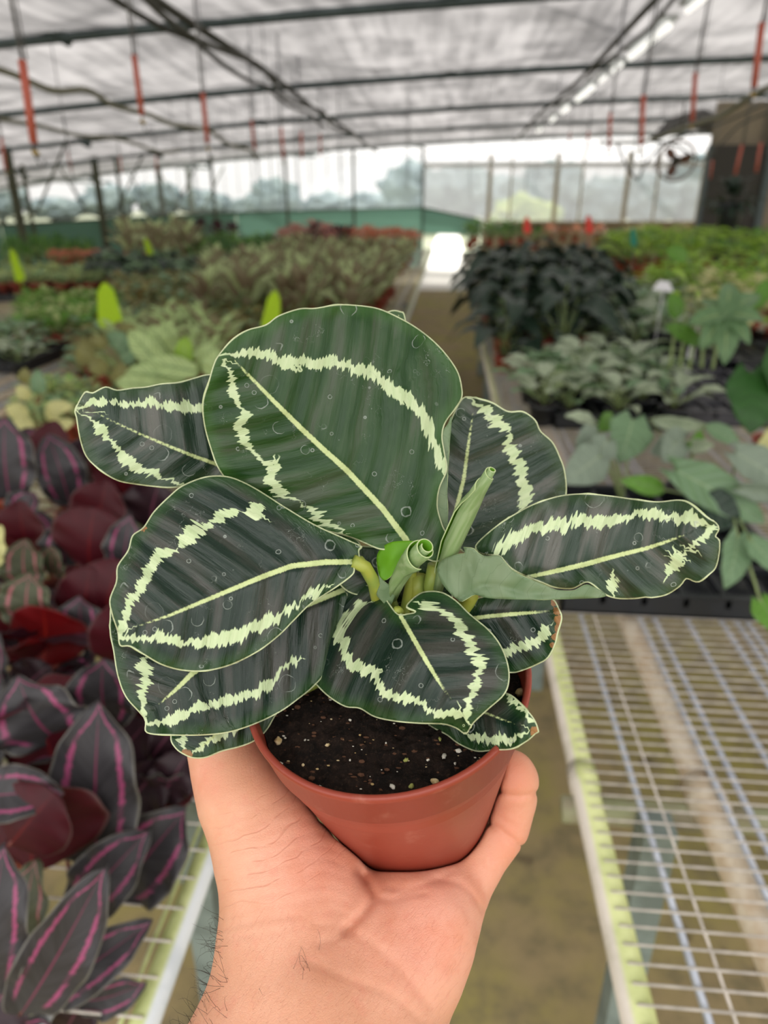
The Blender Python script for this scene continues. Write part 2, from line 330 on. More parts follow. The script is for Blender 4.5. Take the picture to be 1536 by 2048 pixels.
# trees outside
def tree(x, y, h, r, seed, mat):
    t = empty('tree', (x, y, 0), ('hazy tree beyond the open left side' if seed < 30 else 'hazy tree behind the milky back window' if seed < 70 else 'yellow green bush just behind the milky back window'), 'tree', 'trees outside the greenhouse')
    bm = bmesh.new(); bmesh.ops.create_icosphere(bm, subdivisions=4, radius=1)
    for v in bm.verts:
        n = v.co.normalized(); q = 1+.35*mnoise.noise(n*2.2+Vector((seed*3.1, 0, 0)))+.22*mnoise.noise(n*6+Vector((seed, 5, 0)))
        v.co = Vector((n.x*r*q, n.y*r*q, n.z*h*.42*q))+Vector((x, y, h*.58))
    m = bpy.data.meshes.new('crown'); bm.to_mesh(m); bm.free(); m.materials.append(mat); m.polygons.foreach_set('use_smooth', [True]*len(m.polygons)); link('crown', m, t)
    b = MB(); b.tube([(x, y, 0), (x+.2, y, h*.5)], [.25, .15], 8); b.build('trunk', M_POST, t)
TG = [plain('tree_green', (.16, .24, .12), .9, .1, 0, 0, 1.2, (.07, .13, .07)), plain('tree_haze_blue', (.24, .30, .29), .9, .1, 0, 0, .8, (.17, .22, .23)), plain('tree_yellow', (.34, .40, .12), .9, .1, 0, 0, 1.5, (.22, .30, .08))]  # bluish trees carry the distance haze in their colour
r = random.Random(3)
for i in range(16):
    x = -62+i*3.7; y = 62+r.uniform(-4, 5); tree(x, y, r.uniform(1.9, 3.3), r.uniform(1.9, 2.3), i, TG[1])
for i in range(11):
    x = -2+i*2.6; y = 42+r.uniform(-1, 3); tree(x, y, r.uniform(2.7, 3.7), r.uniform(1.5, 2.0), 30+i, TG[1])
tree(ony(1050, 400, 25).x, 25, 1.75, 1.1, 77, TG[2])
# ------------------------------------------------------------ hanging tube lights, fan, hangers
M_LAMP = MT('lit_tube'); M_LAMP.b.inputs['Emission Color'].default_value = (1, .98, .92, 1); M_LAMP.b.inputs['Emission Strength'].default_value = 1.0; M_LAMP = M_LAMP.fin((.9, .9, .9), .3)
fx = 1.70
for i, (y0, y2, r_) in enumerate([(4.35, 5.75, .05), (6.0, 6.4, .035), (6.9, 8.2, .05), (8.6, 9.0, .04), (9.4, 9.7, .035), (10.2, 11.3, .055), (12.2, 12.7, .05), (13.6, 14.0, .05), (15.6, 16.0, .05)]):
    z = cz(fx)-.16; t = empty('tube_light', (fx, y0, z), ['long glowing tube light nearest the camera, under the right roof', 'short glowing lamp just past the nearest tube light', 'second long glowing tube light along the right roof', 'short round glowing lamp past the second tube light', 'small glowing lamp before the third tube light', 'third long glowing tube light along the right roof', 'small far glowing lamp, first past the third tube', 'small far glowing lamp, second past the third tube', 'farthest glowing lamp of the right roof row'][i], 'light', 'lights along the right roof')
    b = MB(); b.tube([(fx, y0, z), (fx, y2, z)], r_*.62, 12); b.build('glowing_tube', M_LAMP, t)
    b = MB(); b.box(fx-.07, fx+.07, y0-.02, y2+.02, z+r_, z+r_+.03); b.build('fixture_body', M_RAILW, t, False)
c = P(1352, 322, 10.2); t = empty('circulation_fan', c, 'round brown circulation fan hanging under the right roof', 'fan')
dn = (C0-c).normalized(); e1 = dn.orthogonal().normalized(); e2 = dn.cross(e1); R_ = .26
b = MB()
b.tube([c+R_*(math.cos(a)*e1+math.sin(a)*e2) for a in np.linspace(0, 2*PI, 33)], .018, 6); b.tube([c+R_*(math.cos(a)*e1+math.sin(a)*e2)-dn*.12 for a in np.linspace(0, 2*PI, 33)], .016, 6)
for a in np.linspace(0, 2*PI, 25): b.tube([c+.05*(math.cos(a)*e1+math.sin(a)*e2), c+R_*(math.cos(a)*e1+math.sin(a)*e2)], .003, 4)
b.build('guard', plain('rusty_guard', (.16, .10, .07), .6, .3), t)
for kk in range(3):
    a = kk*2.094+.5; b = MB(); dd = math.cos(a)*e1+math.sin(a)*e2; b.leaf(c-dn*.06+dd*.03, c-dn*.05+dd*.23, dn+.5*dd.cross(dn), .14, 0, 0, 'blunt'); b.build('blade', plain('brown_blade', (.2, .09, .06), .5), t)
b = MB(); b.tube([c-dn*.14, c-dn*.02], .07, 12); b.build('motor', M_CABLE, t)
b = MB(); b.tube([c+Vector((0, 0, R_)), c+Vector((0, 0, .75))], .015, 6); b.build('hanging_bracket', M_CABLE, t)
M_HANG = plain('hanger_wire', (.16, .16, .17), .4, .5, .5)
def hanger(px, y0, y1_, L, lab, grp=None, thin=False, hook=True):
    d = 1400*L/max(y1_-y0, 4)*.93; bot = P(px[1], y1_, d); x, y = bot.x, bot.y
    rr = ray(px[0], y0); tt = ((x-0)*CF.x+(y)*CF.y)/(rr.x*CF.x+rr.y*CF.y) if False else y/rr.y
    top = C0+rr*tt; t = empty('plant_hanger', (x, y, bot.z), lab, 'hanger', grp)
    up = Vector((x+(top.x-x)*.25, y, cz(x, y)-.02))
    b = MB(); b.tube([top, up], .006 if not thin else .004, 5); b.tube([top+(up-top)*.0+Vector((.016, 0, 0)), up+Vector((.02, 0, 0))], .003, 4); b.build('wire', M_HANG, t)
    b = MB(); b.tube([bot, top], .0135, 10); b.build('red_sleeve', M_RED, t)
    if hook:
        b = MB(); b.tube([bot, bot+Vector((0, 0, -.05)), bot+Vector((.015, 0, -.075)), bot+Vector((.03, 0, -.05))], .004, 5); b.tube([bot+Vector((-.008,0,-.02)), bot+Vector((.008,0,-.035))], .010, 6, mi=1); b.build('hook', [M_HANG, plain('brass', (.35, .25, .08), .3, .5, .7)], t)
HG = [((44, 68), 120, 287, 'red sleeved hanger wire at the far left top, the thickest one'), ((268, 284), 110, 230, 'second red sleeved hanger wire from the left'), ((405, 415), 186, 286, 'third red sleeved hanger wire, right of the hooked one'), ((503, 509), 240, 300, 'fourth red sleeved hanger wire towards the middle'), ((562, 567), 255, 318, 'fifth red sleeved hanger wire towards the middle'),
      ((2, 12), 275, 340, 'short red sleeve hanging before the leftmost post'), ((136, 144), 303, 345, 'red sleeved hanger between the first two posts'), ((239, 243), 312, 347, 'red sleeved hanger right of the second post'), ((312, 314), 312, 348, 'red sleeved hanger in line with the third post'),
      ((1524, 1508), 45, 175, 'red sleeved hanger wire at the far right top'), ((1391, 1384), 145, 243, 'long red sleeved hanger wire second from the right'), ((1287, 1282), 190, 290, 'red sleeved hanger wire third from the right'), ((1221, 1218), 225, 297, 'red sleeved hanger wire fourth from the right'), ((1177, 1174), 262, 305, 'red sleeved hanger wire fifth from the right'), ((1140, 1138), 265, 300, 'red sleeved hanger wire sixth from the right'),
      ((1484, 1470), 290, 350, 'red sleeved hanger before the dark doorway, left one'), ((1522, 1512), 285, 345, 'red sleeved hanger before the dark doorway, right one'), ((1425, 1420), 320, 358, 'red sleeved hanger just right of the fan'), ((602, 604), 262, 318, 'sixth red sleeved hanger wire towards the middle'), ((640, 641), 268, 312, 'seventh red sleeved hanger wire towards the middle')]
for px, a0, a1, lab in HG: hanger(px, a0, a1, .3, lab, None, False, a1-a0 > 60)
proto = MB(); proto.tube([(0, 0, -.1), (0, 0, 1.15)], .004, 4); proto.tube([(.0, 0, -.1), (.012, 0, -.14), (.024, 0, -.1)], .004, 4); hm = proto.mesh('hanger_wire', M_HANG)
r = random.Random(11)
for i in range(70):
    o = link('thin_hanger', hm); x = r.choice([-1.7, -1.45, -2.9, -3.3, 1.35, 1.55, 2.7, 3.1, -5, .4, -.6])+r.uniform(-.1, .1); y = r.uniform(5, 17)
    if abs(x) < 1: y = r.uniform(9, 17)
    o.location = (x, y, cz(x)-1.2+r.uniform(0, .25)); tag(o, 'thin bare hanger wire dangling from the roof over the benches', 'hanger', 'bare hanger wires')
# ------------------------------------------------------------ benches
BZ = .75
def bench(lab, x0, x1, y0, y1_, rail_l, rail_r, mat_l, wires=True, pitch=.025, yw=3.6, rods=(), pipes=()):
    t = empty('plant_bench', ((x0+x1)/2, (y0+y1_)/2, 0), lab, 'bench')
    for xx, w, mt in ((x0, rail_l, mat_l), (x1, rail_r, mat_l)):
        if w:
            b = MB(); sg = 1 if xx == x0 else -1; xa_, xb_ = sorted((xx, xx+sg*w)); bm_ = .004
            xm = (xa_+xb_)/2; rr_ = w*.52; b.tube([(xm, y0, BZ-rr_), (xm, y1_, BZ-rr_)], rr_, 24); b.tube([(xm, y0+.60, BZ-rr_), (xm, y0+.645, BZ-rr_)], rr_*1.16, 24); b.build('edge_rail', mt, t)
    if wires:
        b = MB(); y = y0+.01
        while y < yw: b.tube([(x0+rail_l*.4, y, BZ+.002), (x1-rail_r*.4, y, BZ+.002)], .0017, 5); y += pitch
        while y < y1_: b.tube([(x0+rail_l*.4, y, BZ+.002), (x1-rail_r*.4, y, BZ+.002)], .0025, 4); y += pitch*2.5
        b.build('wire_grid', M_WIRE, t)
    for x, r_, mt in rods:
        b = MB(); b.tube([(x, y0, BZ-.004-r_), (x, y1_, BZ-.004-r_)], r_, 10); b.build('long_rod' if r_ > .003 else 'long_wire', mt, t)
    for x, r_, mt, z in pipes:
        b = MB(); b.tube([(x, y0, z), (x, y1_, z)], r_, 14); b.tube([(x, y0+.60, z), (x, y0+.66, z)], r_*1.25, 14); b.build('support_pipe', mt, t)
    y = y0+.62
    while y < min(y1_, 8):
        b = MB(); b.tube([(x0-.008, y, BZ-.085), (x1, y, BZ-.085)], .022, 12); b.build('cross_pipe', M_PIPEG, t)
        for xx in (x0+.13, x1-.1):
            b = MB(); b.box(xx-.026, xx+.026, y-.075, y-.025, 0, BZ-.05); b.build('leg', M_LEG, t, False)
        y += 1.25
    return t
def xb(px, py, z=BZ): return onz(px, py, z).x
rods = [(xb(1295, 1640), .0052, M_GALV), (xb(1334, 1640), .0019, M_WIRE), (xb(1472, 1640)+.0, .0019, M_WIRE)]
rods += [(xb(p, 1236), .0055, M_GALV) for p in (1284, 1313, 1377, 1444, 1474, 1495)] + [(xb(1313, 1236)+.42+.1*i, .0055, M_GALV) for i in range(14)]
bench('bare wire topped bench right of the aisle with algae stained edge rail', .232, 2.6, .28, 14, .04, .04, M_RAIL, True, .0243, 3.9, rods, [(xb(1257, 1236, .70), .026, M_PIPE, .70), (1.35, .021, M_PIPE, .70), (2.1, .021, M_PIPE, .70)])
bench('wire topped bench left of the aisle under the purple leaved plants', -1.75, -.302, .28, 15, .03, .034, M_RAILL, True, .045, 3.9, [(-.302-.04, .003, M_RAIL), (-.43, .006, M_RAILW), (-.56, .0052, M_GALV), (-.8, .0052, M_GALV), (-1.1, .0052, M_GALV)], [(-.47, .018, M_PIPEG, .69), (-1.3, .018, M_PIPEG, .69)])
bench('wide wire topped bench in the left middle of the greenhouse', -4.3, -1.95, 1.6, 16, .04, .04, M_PIPE, True, .05, 6, [(-2.05-.09*i, .012, [M_GALV, M_PIPE][i % 2]) for i in range(12)], [])
bench('far left bench standing along the roof posts', -9, -4.7, 5, 15, .04, .04, M_RAILW, False)
bench('bench at the far right under the lime green plants', 2.8, 6.5, 2.2, 12.5, .04, .04, M_RAILW, False)
# ------------------------------------------------------------ plant materials
L_SILV = leafmat('silver_leaf', (.54, .62, .44), (.36, .46, .24), (.2, .3, .16), .05, None, 7, (.22, .32, .20), tf=.15)
L_SILG = leafmat('grey_green_leaf', (.21, .35, .18), (.24, .34, .15), (.34, .46, .26), .04, None, 7, (.23, .36, .22))
L_SILB = leafmat('blue_grey_leaf', (.31, .39, .30), (.3, .38, .22), (.4, .48, .34), .04)
L_DARK = leafmat('dark_velvet_leaf', (.022, .050, .030), (.03, .05, .033), (.09, .13, .09), .035, None, 5, (.045, .07, .05), tf=.05, rough=.38)
L_GREEN = leafmat('mid_green_leaf', (.15, .34, .045), (.2, .36, .07), (.2, .3, .12), .04)
L_DGREEN = leafmat('deep_green_leaf', (.04, .14, .025), (.06, .16, .04), None)
L_LIME = leafmat('lime_leaf', (.36, .56, .07), (.28, .46, .08), (.4, .5, .2), .05, tf=.3)
L_STRIPE = leafmat('striped_silver_leaf', (.60, .76, .34), (.14, .05, .05), (.08, .20, .05), .09, (.14, .3, .08), 9, (.16, .34, .09))
L_TALL = leafmat('pale_calathea_leaf', (.62, .74, .36), (.08, .02, .03), (.06, .12, .04), .12, (.09, .17, .05), 8, (.12, .20, .07))
L_BROWN = leafmat('brown_green_leaf', (.24, .23, .07), (.26, .11, .05), (.38, .38, .14), .05, None, 7, (.36, .36, .12))
L_PURP = leafmat('dark_purple_leaf', (.045, .02, .028), (.09, .012, .025), (.2, .06, .1), .05)
L_CREAM = leafmat('cream_leaf', (.72, .70, .32), (.5, .55, .22), None, var=.4)
L_PINK = leafmat('salmon_pink_leaf', (.60, .30, .26), (.5, .15, .12), None, tf=.3, patch=(.22, .20, .12))
L_ORAN = leafmat('coral_orange_leaf', (.72, .30, .17), (.5, .15, .1), None, tf=.3, patch=(.55, .14, .16))
L_SPECK = leafmat('speckled_pale_leaf', (.66, .74, .32), (.36, .48, .14), None, patch=(.18, .36, .08))
L_DOT = leafmat('pink_banded_dark_leaf', (.046, .043, .048), (.085, .006, .014), (.20, .035, .085), .035, (.17, .16, .14), 0, None, (.33, .065, .16), .60, rough=.42, tf=.10, tcol=(.10, .02, .03), spec=.4)
L_DOTG = leafmat('pink_banded_olive_leaf', (.085, .095, .05), (.085, .006, .014), (.36, .10, .12), .05, (.22, .25, .15), 0, None, (.42, .14, .16), .6, rough=.5, tf=.12)
L_MAR = leafmat('maroon_leaf_back', (.085, .005, .012), (.085, .005, .012), (.17, .008, .010), .03, (.14, .07, .07), 6, (.07, .004, .010), rough=.5, tf=.28, tcol=(.30, .008, .01))
L_REDB = leafmat('glowing_red_leaf_back', (.20, .006, .008), (.20, .006, .008), (.4, .02, .01), .04, (.22, .10, .09), rough=.5, tf=.42, tcol=(.60, .01, .008))
S_GREEN = plain('green_stem', (.26, .34, .13), .5); S_RED = plain('red_stem', (.2, .05, .04), .5)
# ------------------------------------------------------------ plant prototypes (foliage, pot)
def proto_plant(name, seed, mat, n=14, L=.10, W=.055, H=.12, spread=.07, shape='oval', up=.5, stem=S_GREEN, arch=.12, fold=.15, pot=(.05, .085), mats2=None, droop=0, potmat=None, nu=6, nv=4):
    r = random.Random(seed); b = MB()
    z0 = pot[1] if pot else 0
    for i in range(n):
        a = 2.4*i+r.uniform(-.3, .3); q = (i+.5)/n; h = z0+H*(1-.75*q)*r.uniform(.85, 1.1); rr = spread*(.25+q)*r.uniform(.8, 1.1)
        out = Vector((math.cos(a), math.sin(a), 0)); bs = out*rr; bs.z = h
        el = up*(1-.6*q)+r.uniform(-.15, .15); l = L*r.uniform(.75, 1.1)
        d = (out*math.cos(el)+Vector((0, 0, 1))*math.sin(el)); nrm = Vector((0, 0, 1))*math.cos(el)-out*math.sin(el)
        m = 0 if not mats2 or r.random() < .6 else 2
        b.leaf(bs, bs+d*l, nrm+Vector((r.uniform(-.3, .3), r.uniform(-.3, .3), 0)), W*l/L, arch, fold, shape, nu, nv, m, .05, r.random()*6, droop)
        b.tube([(0, 0, z0*.9), (bs.x*.45, bs.y*.45, z0+(h-z0)*.6), bs], .0022, 4, 1)
    fm = b.mesh('foliage', [mat, stem]+([mats2] if mats2 else []))
    pm = None
    if pot:
        R, Hh = pot; b = MB(); b.lathe([(R*.72, 0), (R*.96, Hh*.8), (R*1.02, Hh*.8), (R*1.05, Hh), (R*.97, Hh), (R*.95, Hh*.86)], 16); b.lathe([(R*.95, Hh*.88), (.0, Hh*.9)], 16, mi=1)
        pm = b.mesh('pot', [potmat or M_POTT, M_SOIL])
    return name, fm, pm
def put(pr, x, y, z, rz, s, label, cat, group):
    name, fm, pm = pr
    if pm is None:
        o = bpy.data.objects.new(name, fm); COL.objects.link(o)
    else:
        o = bpy.data.objects.new(name, None); COL.objects.link(o); o.empty_display_size = .05; localchild('foliage', fm, o); localchild('pot', pm, o)
    o.location = (x, y, z); o.rotation_euler = (0, 0, rz); o.scale = (s, s, s); return tag(o, label, cat, group)
def V(name, mat, k=3, **kw): return [proto_plant(name, 100+i*7, mat, **kw) for i in range(k)]
PK = dict(
 stripe=V('striped_calathea', L_STRIPE, L=.13, W=.05, H=.10, up=.8, spread=.05, n=12),
 tall=V('tall_calathea', L_TALL, L=.17, W=.075, H=.20, up=1.15, spread=.06, n=14),
 brown=V('brown_calathea', L_BROWN, L=.085, W=.045, H=.09, up=.4, n=16, mats2=L_SILG, spread=.06),
 green=V('bushy_green_plant', L_GREEN, L=.085, W=.04, H=.08, up=.7, n=18, mats2=L_SPECK, spread=.05),
 dgreen=V('deep_green_plant', L_DGREEN, L=.09, W=.05, H=.15, up=.5, n=22, spread=.08, mats2=L_GREEN),
 silver=V('silver_leaved_plant', L_SILV, L=.115, W=.06, H=.09, up=.25, n=10, spread=.06, mats2=L_SILG, pot=(.05, .075), potmat=M_BLACK),
 small=V('small_silver_plant', L_SPECK, L=.055, W=.035, H=.05, up=.5, n=18, spread=.05, mats2=L_SILG),
 dark=V('dark_alocasia', L_DARK, L=.19, W=.12, H=.30, up=.05, n=11, spread=.10, shape='heart', droop=.45, arch=.15, mats2=L_DARK),
 darksm=V('low_dark_plant', L_DARK, L=.10, W=.06, H=.12, up=.4, n=18, spread=.08, mats2=L_SILG),
 lime=V('lime_green_plant', L_LIME, L=.12, W=.075, H=.22, up=.25, n=15, spread=.09, shape='heart', droop=.2, mats2=L_GREEN),
 pale=V('variegated_plant', L_CREAM, L=.10, W=.06, H=.2, up=.2, n=14, spread=.08, shape='heart', droop=.3, mats2=L_LIME),
 purple=V('purple_leaved_plant', L_PURP, L=.10, W=.05, H=.2, up=.7, n=22, spread=.08),
 pink=V('salmon_leaved_plant', L_PINK, L=.07, W=.04, H=.16, up=.7, n=26, spread=.08),
 orange=V('coral_leaved_plant', L_ORAN, L=.07, W=.045, H=.12, up=.7, n=24, spread=.08),
 grass=V('feathery_green_plant', L_DGREEN, L=.16, W=.014, H=.16, up=1.1, n=44, spread=.09, shape='lance', pot=None, mats2=L_GREEN, nu=4, nv=2),
)
def cluster(kind, px0, px1, py0, py1, dx, dy, label, cat, group, h=.12, s=1.0, jit=.25, seed=0, z=BZ, xmax=None, xmin=None, cap=60, short=None):
    """rows of potted plants standing on a bench: bounds are where the foliage shows in the photo"""
    r = random.Random(seed+len(label)); yb = onz(768, py1, z+h).y; yf = onz(768, py0, z+h).y; n = 0
    y = yb
    row = 0
    while y <= yf and n < cap:
        pyr = None
        # pixel row of that y at height h
        v = Vector((0, y, z+h))-C0; zc = v.dot(CF); kx = zc/FPX
        xl = (px0-900)*kx; xr = (px1-900)*kx
        if xmax is not None: xr = min(xr, xmax)
        if xmin is not None: xl = max(xl, xmin)
        x = xl+(dx*.5 if row % 2 else 0); col = 0
        while x <= xr and n < cap:
            put(r.choice(PK[kind]), x+r.uniform(-jit, jit)*dx, y+r.uniform(-jit, jit)*dy, z, r.uniform(0, 6.28), s*r.uniform(.85, 1.15), (f'{short}, {ORD[col]} from the left in the {ORD[row]} row' if short and col < 18 and row < 18 else label), cat, group); n += 1; col += 1
            x += dx
        y += dy; row += 1
    return n
cnt = 0
def C(*a, **k):
    global cnt; cnt += cluster(*a, **k)
# left benches, near to far
C('stripe', 230, 440, 655, 760, .16, .15, 'green and white striped calathea on the left bench behind the top left leaf', 'calathea', 'striped calatheas behind the held plant', short='striped calathea behind the top left leaf', xmax=-.5)
C('brown', 150, 300, 655, 745, .13, .13, 'brownish patterned small calathea left of the striped ones', 'calathea', 'brown patterned calatheas', short='brownish calathea left of the striped ones')
C('brown', 270, 560, 600, 665, .16, .18, 'brown and grey green calathea below the lime tags on the left bench', 'calathea', 'mixed brown and green calatheas', short='brown calathea below the lime tags', seed=3, xmax=-.45)
C('small', 40, 180, 770, 850, .11, .12, 'small pale green plant near the bare strip of wire bench at left', 'plant', 'small plants beside the bare bench strip', short='small pale plant beside the bare bench', seed=5)
C('green', 20, 215, 605, 668, .14, .15, 'bushy green plant in a red pot standing in a long black tray', 'plant', 'bushy green plants in red pots', short='bushy plant in red pot at left')
C('silver', -60, 50, 660, 715, .17, .2, 'silver leaved plant at the left edge beside the red pots', 'plant', 'silver plants at the left edge', short='silver plant at the left edge')
C('small', -30, 180, 545, 572, .15, .22, 'low speckled plant in a black tray in the second tray row at left', 'plant', 'low speckled tray plants', short='speckled plant in the second tray row', s=1.3)
C('darksm', 180, 460, 530, 568, .22, .26, 'low dark grey leaved plant in the left middle of the greenhouse', 'plant', 'low dark plants at left', short='low dark plant at left middle', s=1.2)
C('tall', 420, 815, 530, 610, .24, .30, 'tall pale leaved calathea with purple leaf backs beside the aisle', 'calathea', 'tall pale calatheas beside the aisle', short='tall calathea left of aisle', s=1.1, xmax=-.5, h=.2)
C('tall', 560, 830, 488, 522, .34, .6, 'tall pale calathea in the far rows left of the aisle', 'calathea', 'far tall calatheas', short='far tall calathea left of aisle', s=.95, xmax=-.5, h=.2, cap=30)
C('brown', 230, 400, 570, 612, .19, .22, 'mottled brown green plant right behind the lime tag', 'calathea', 'mottled plants behind the lime tag', short='mottled plant behind the lime tag', seed=4, s=1.2)
C('dgreen', 375, 560, 488, 520, .32, .5, 'deep green bushy plant in the left middle distance', 'plant', 'deep green plants at left', short='deep green plant at left middle', s=1.3, h=.15)
C('tall', 240, 380, 474, 505, .42, .7, 'upright brown and green plant in front of the second and third posts', 'plant', 'upright mixed plants by the posts', short='upright plant before the posts', s=1.5, h=.25, cap=12)
C('purple', 275, 470, 462, 474, .45, .9, 'dark red leaved bush standing before the green net', 'bush', 'dark red bushes before the net', short='dark red bush before the net', s=1.45, h=.25, cap=14)
C('pink', 575, 680, 462, 486, .38, .8, 'salmon pink leaved plant in the distance before the green net', 'plant', 'salmon pink plants', s=1.8, h=.25, cap=10, short='salmon plant before the net')
C('purple', 630, 700, 474, 490, .4, .8, 'nearly black purple plant between the salmon and coral ones', 'plant', 'near black purple plants', short='near black plant by the salmon ones', s=1.5, h=.25, cap=6)
C('orange', 690, 845, 468, 486, .36, .9, 'coral orange leaved plant in the distance left of the bright aisle end', 'plant', 'coral orange plants', s=1.7, h=.2, cap=16, short='coral plant left of the bright path')
C('grass', -20, 165, 478, 505, .4, .6, 'feathery green plant along the far left bench', 'plant', 'feathery green plants at far left', short='feathery plant at far left', s=1.25, h=.2, cap=22)
C('orange', 85, 200, 517, 524, .2, .2, 'low coral pink plant in a tray behind the first post', 'plant', 'low coral pink plants', s=.9, h=.1)
# right benches
C('silver', 1085, 1330, 700, 770, .17, .16, 'silver veined plant in the black tray at mid right', 'plant', 'silver veined plants in the black tray', short='silver plant in middle right tray', h=.15, s=1.15)
C('dark', 960, 1215, 468, 600, .26, .34, 'large dark leaved alocasia on the bench right of the aisle', 'alocasia', 'dark alocasias right of the aisle', short='dark alocasia right of aisle', h=.38, s=1.15, xmin=.36, cap=40)
C('darksm', 975, 1180, 620, 660, .20, .2, 'dark leaved plant in a terracotta pot at the front of the dark group', 'plant', 'front dark plants in terracotta pots', short='dark plant before the alocasias', h=.15, s=1.2, xmin=.36)
C('silver', 1215, 1370, 590, 655, .2, .2, 'silver leaved plant between the dark alocasias and the lobed green leaf', 'plant', 'silver plants in the middle right', short='silver plant beside the alocasias', h=.15, s=1.3)
C('lime', 1225, 1560, 468, 500, .34, .6, 'lime green plant on the far right benches', 'plant', 'lime green plants at the right', short='far lime plant at right', h=.3, s=1.5, cap=36)
C('lime', 1300, 1560, 520, 560, .28, .34, 'lime green leafy plant at the right edge above the lobed leaf', 'plant', 'nearer lime plants at the right edge', short='near lime plant at right', h=.25, s=1.2, cap=18)
C('pale', 1400, 1560, 530, 600, .22, .3, 'cream variegated plant at the far right edge', 'plant', 'cream variegated plants', short='cream plant at far right', h=.25, s=1.2, cap=14)
C('orange', 1105, 1195, 448, 456, .5, .9, 'coral leaved plant far off before the back window', 'plant', 'coral plants before the back window', h=.3, s=1.6, cap=4)
C('pale', 1255, 1350, 452, 462, .4, .9, 'yellow leaved plant below the back window', 'plant', 'yellow plants below the back window', h=.3, s=1.4, cap=8)
C('dgreen', 955, 1060, 452, 466, .5, .9, 'dull green plant at the far end right of the bright path', 'plant', 'far green plants by the path', h=.3, s=1.8, cap=10)
C('dgreen', 1500, 1580, 450, 462, .5, .9, 'dark green bush below the tan wall at far right', 'bush', 'green bushes at far right', h=.3, s=1.6, cap=4)
print('cluster plants', cnt)
# ------------------------------------------------------------ trays
def tray(x0, x1, y0, y1_, z, h, label, cells=(4, 3), grp=None, mat=None):
    t = empty('nursery_tray', ((x0+x1)/2, (y0+y1_)/2, z), label, 'tray', grp); b = MB()
    b.box(x0, x1, y0, y0+.006, z+.002, z+h); b.box(x0, x1, y1_-.006, y1_, z+.002, z+h); b.box(x0, x0+.006, y0, y1_, z+.002, z+h); b.box(x1-.006, x1, y0, y1_, z+.002, z+h); b.box(x0, x1, y0, y1_, z+.004, z+.008)
    b.build('tray_wall', mat or M_BLACK, t, False)
    b = MB(); b.box(x0-.008, x1+.008, y0-.008, y0+.008, z+h, z+h+.005); b.box(x0-.008, x1+.008, y1_-.008, y1_+.008, z+h, z+h+.005); b.box(x0-.008, x0+.008, y0, y1_, z+h, z+h+.005); b.box(x1-.008, x1+.008, y0, y1_, z+h, z+h+.005)
    b.build('tray_rim', mat or M_BLACK, t, False)
    b = MB(); nx, ny = cells
    for i in range(1, nx): x = x0+(x1-x0)*i/nx; b.box(x-.006, x+.006, y0, y1_, z+h*.55, z+h*.92)
    for j in range(1, ny): y = y0+(y1_-y0)*j/ny; b.box(x0, x1, y-.006, y+.006, z+h*.55, z+h*.92)
    b.build('cell_dividers', mat or M_BLACK, t, False); return t
M_TGREY = plain('grey_black_plastic', (.07, .07, .085), .35, .6, 0, .3, 10)
def trp(px0, px1, pf, pb, h, label, cells=(4, 3), mat=None):
    a = onz(px0, pf, BZ); b_ = onz(px1, pf, BZ); c = onz((px0+px1)/2, pb, BZ); tray(a.x, b_.x, a.y, max(c.y, a.y+.1), BZ, h, label, cells, mat=mat)
trp(1120, 1600, 1226, 1012, .055, 'long black nursery tray nearest the camera on the right bench, holding grey green plants', (6, 4))
trp(1108, 1368, 858, 770, .06, 'black tray holding the silver veined plants at mid right', (3, 2))
trp(1372, 1640, 852, 745, .06, 'empty black grid tray beside the silver veined plants', (5, 5), M_TGREY)
trp(1000, 1310, 722, 668, .06, 'black tray under the front dark plants right of the aisle', (4, 2))
trp(1325, 1640, 738, 668, .06, 'black tray of stems below the lobed green leaf', (5, 2))
trp(60, 250, 700, 655, .05, 'long black tray under the red pots at left', (5, 2)); trp(-60, 56, 745, 690, .06, 'black tray at the left edge holding silver plants', (3, 2))
trp(-60, 215, 603, 570, .05, 'black tray of low speckled plants in the second row at left', (8, 2))
# ------------------------------------------------------------ tags
def stake(name, px, py0, py1, w, d, mat, label, lean=0, cat='tag'):
    a = P(px[0], py0, d); c = P(px[1], py1, d); u = (a-c).normalized(); sd = u.cross(CF).normalized(); b = MB(); hw = w*d/FPX/2
    sh = [(0, .75), (.12, 1), (.8, 1.0), (1, .35)] if 'tag' in name else [(0, 1), (1, .8)]
    rows = [(c+u*(a-c).length*t, hw*k_*(1-.45*t)) for t, k_ in sh]; th = CF*.0006
    vs = []
    for p, ww in rows: vs += [p-sd*ww, p+sd*ww, p+sd*ww+th, p-sd*ww+th]
    fs = [(0, 3, 2, 1)]+[(4*i+j, 4*i+(j+1) % 4, 4*i+4+(j+1) % 4, 4*i+4+j) for i in range(len(rows)-1) for j in range(4)]+[tuple(4*(len(rows)-1)+j for j in range(4))]
    b.add(vs, fs); t = empty(name, c, label, cat); b.build('tag_blade', mat, t, False)
    b = MB(); b.tube([c+u*.005, c-Vector((0, 0, max(.02, c.z-BZ-.03)))], .003, 5); b.build('tag_stem', mat, t); return t
stake('plant_tag', (208, 222), 566, 652, 52, 3.9, M_LIME, 'bright lime plant tag standing in the left plants, the widest one')
stake('plant_tag', (550, 540), 582, 660, 40, 3.9, M_LIME, 'bright lime plant tag peeking over the top edge of the big held leaf')
stake('plant_tag', (22, 42), 498, 562, 22, 6.0, M_LIME, 'narrow lime plant tag near the leftmost post')
stake('plant_tag', (290, 302), 476, 512, 14, 9.0, M_LIME, 'small far lime plant tag between the second and third posts')
stake('plant_tag', (1053, 1055), 433, 466, 17, 7.5, M_REDTAG, 'red plant tag above the dark alocasias, left of the two')
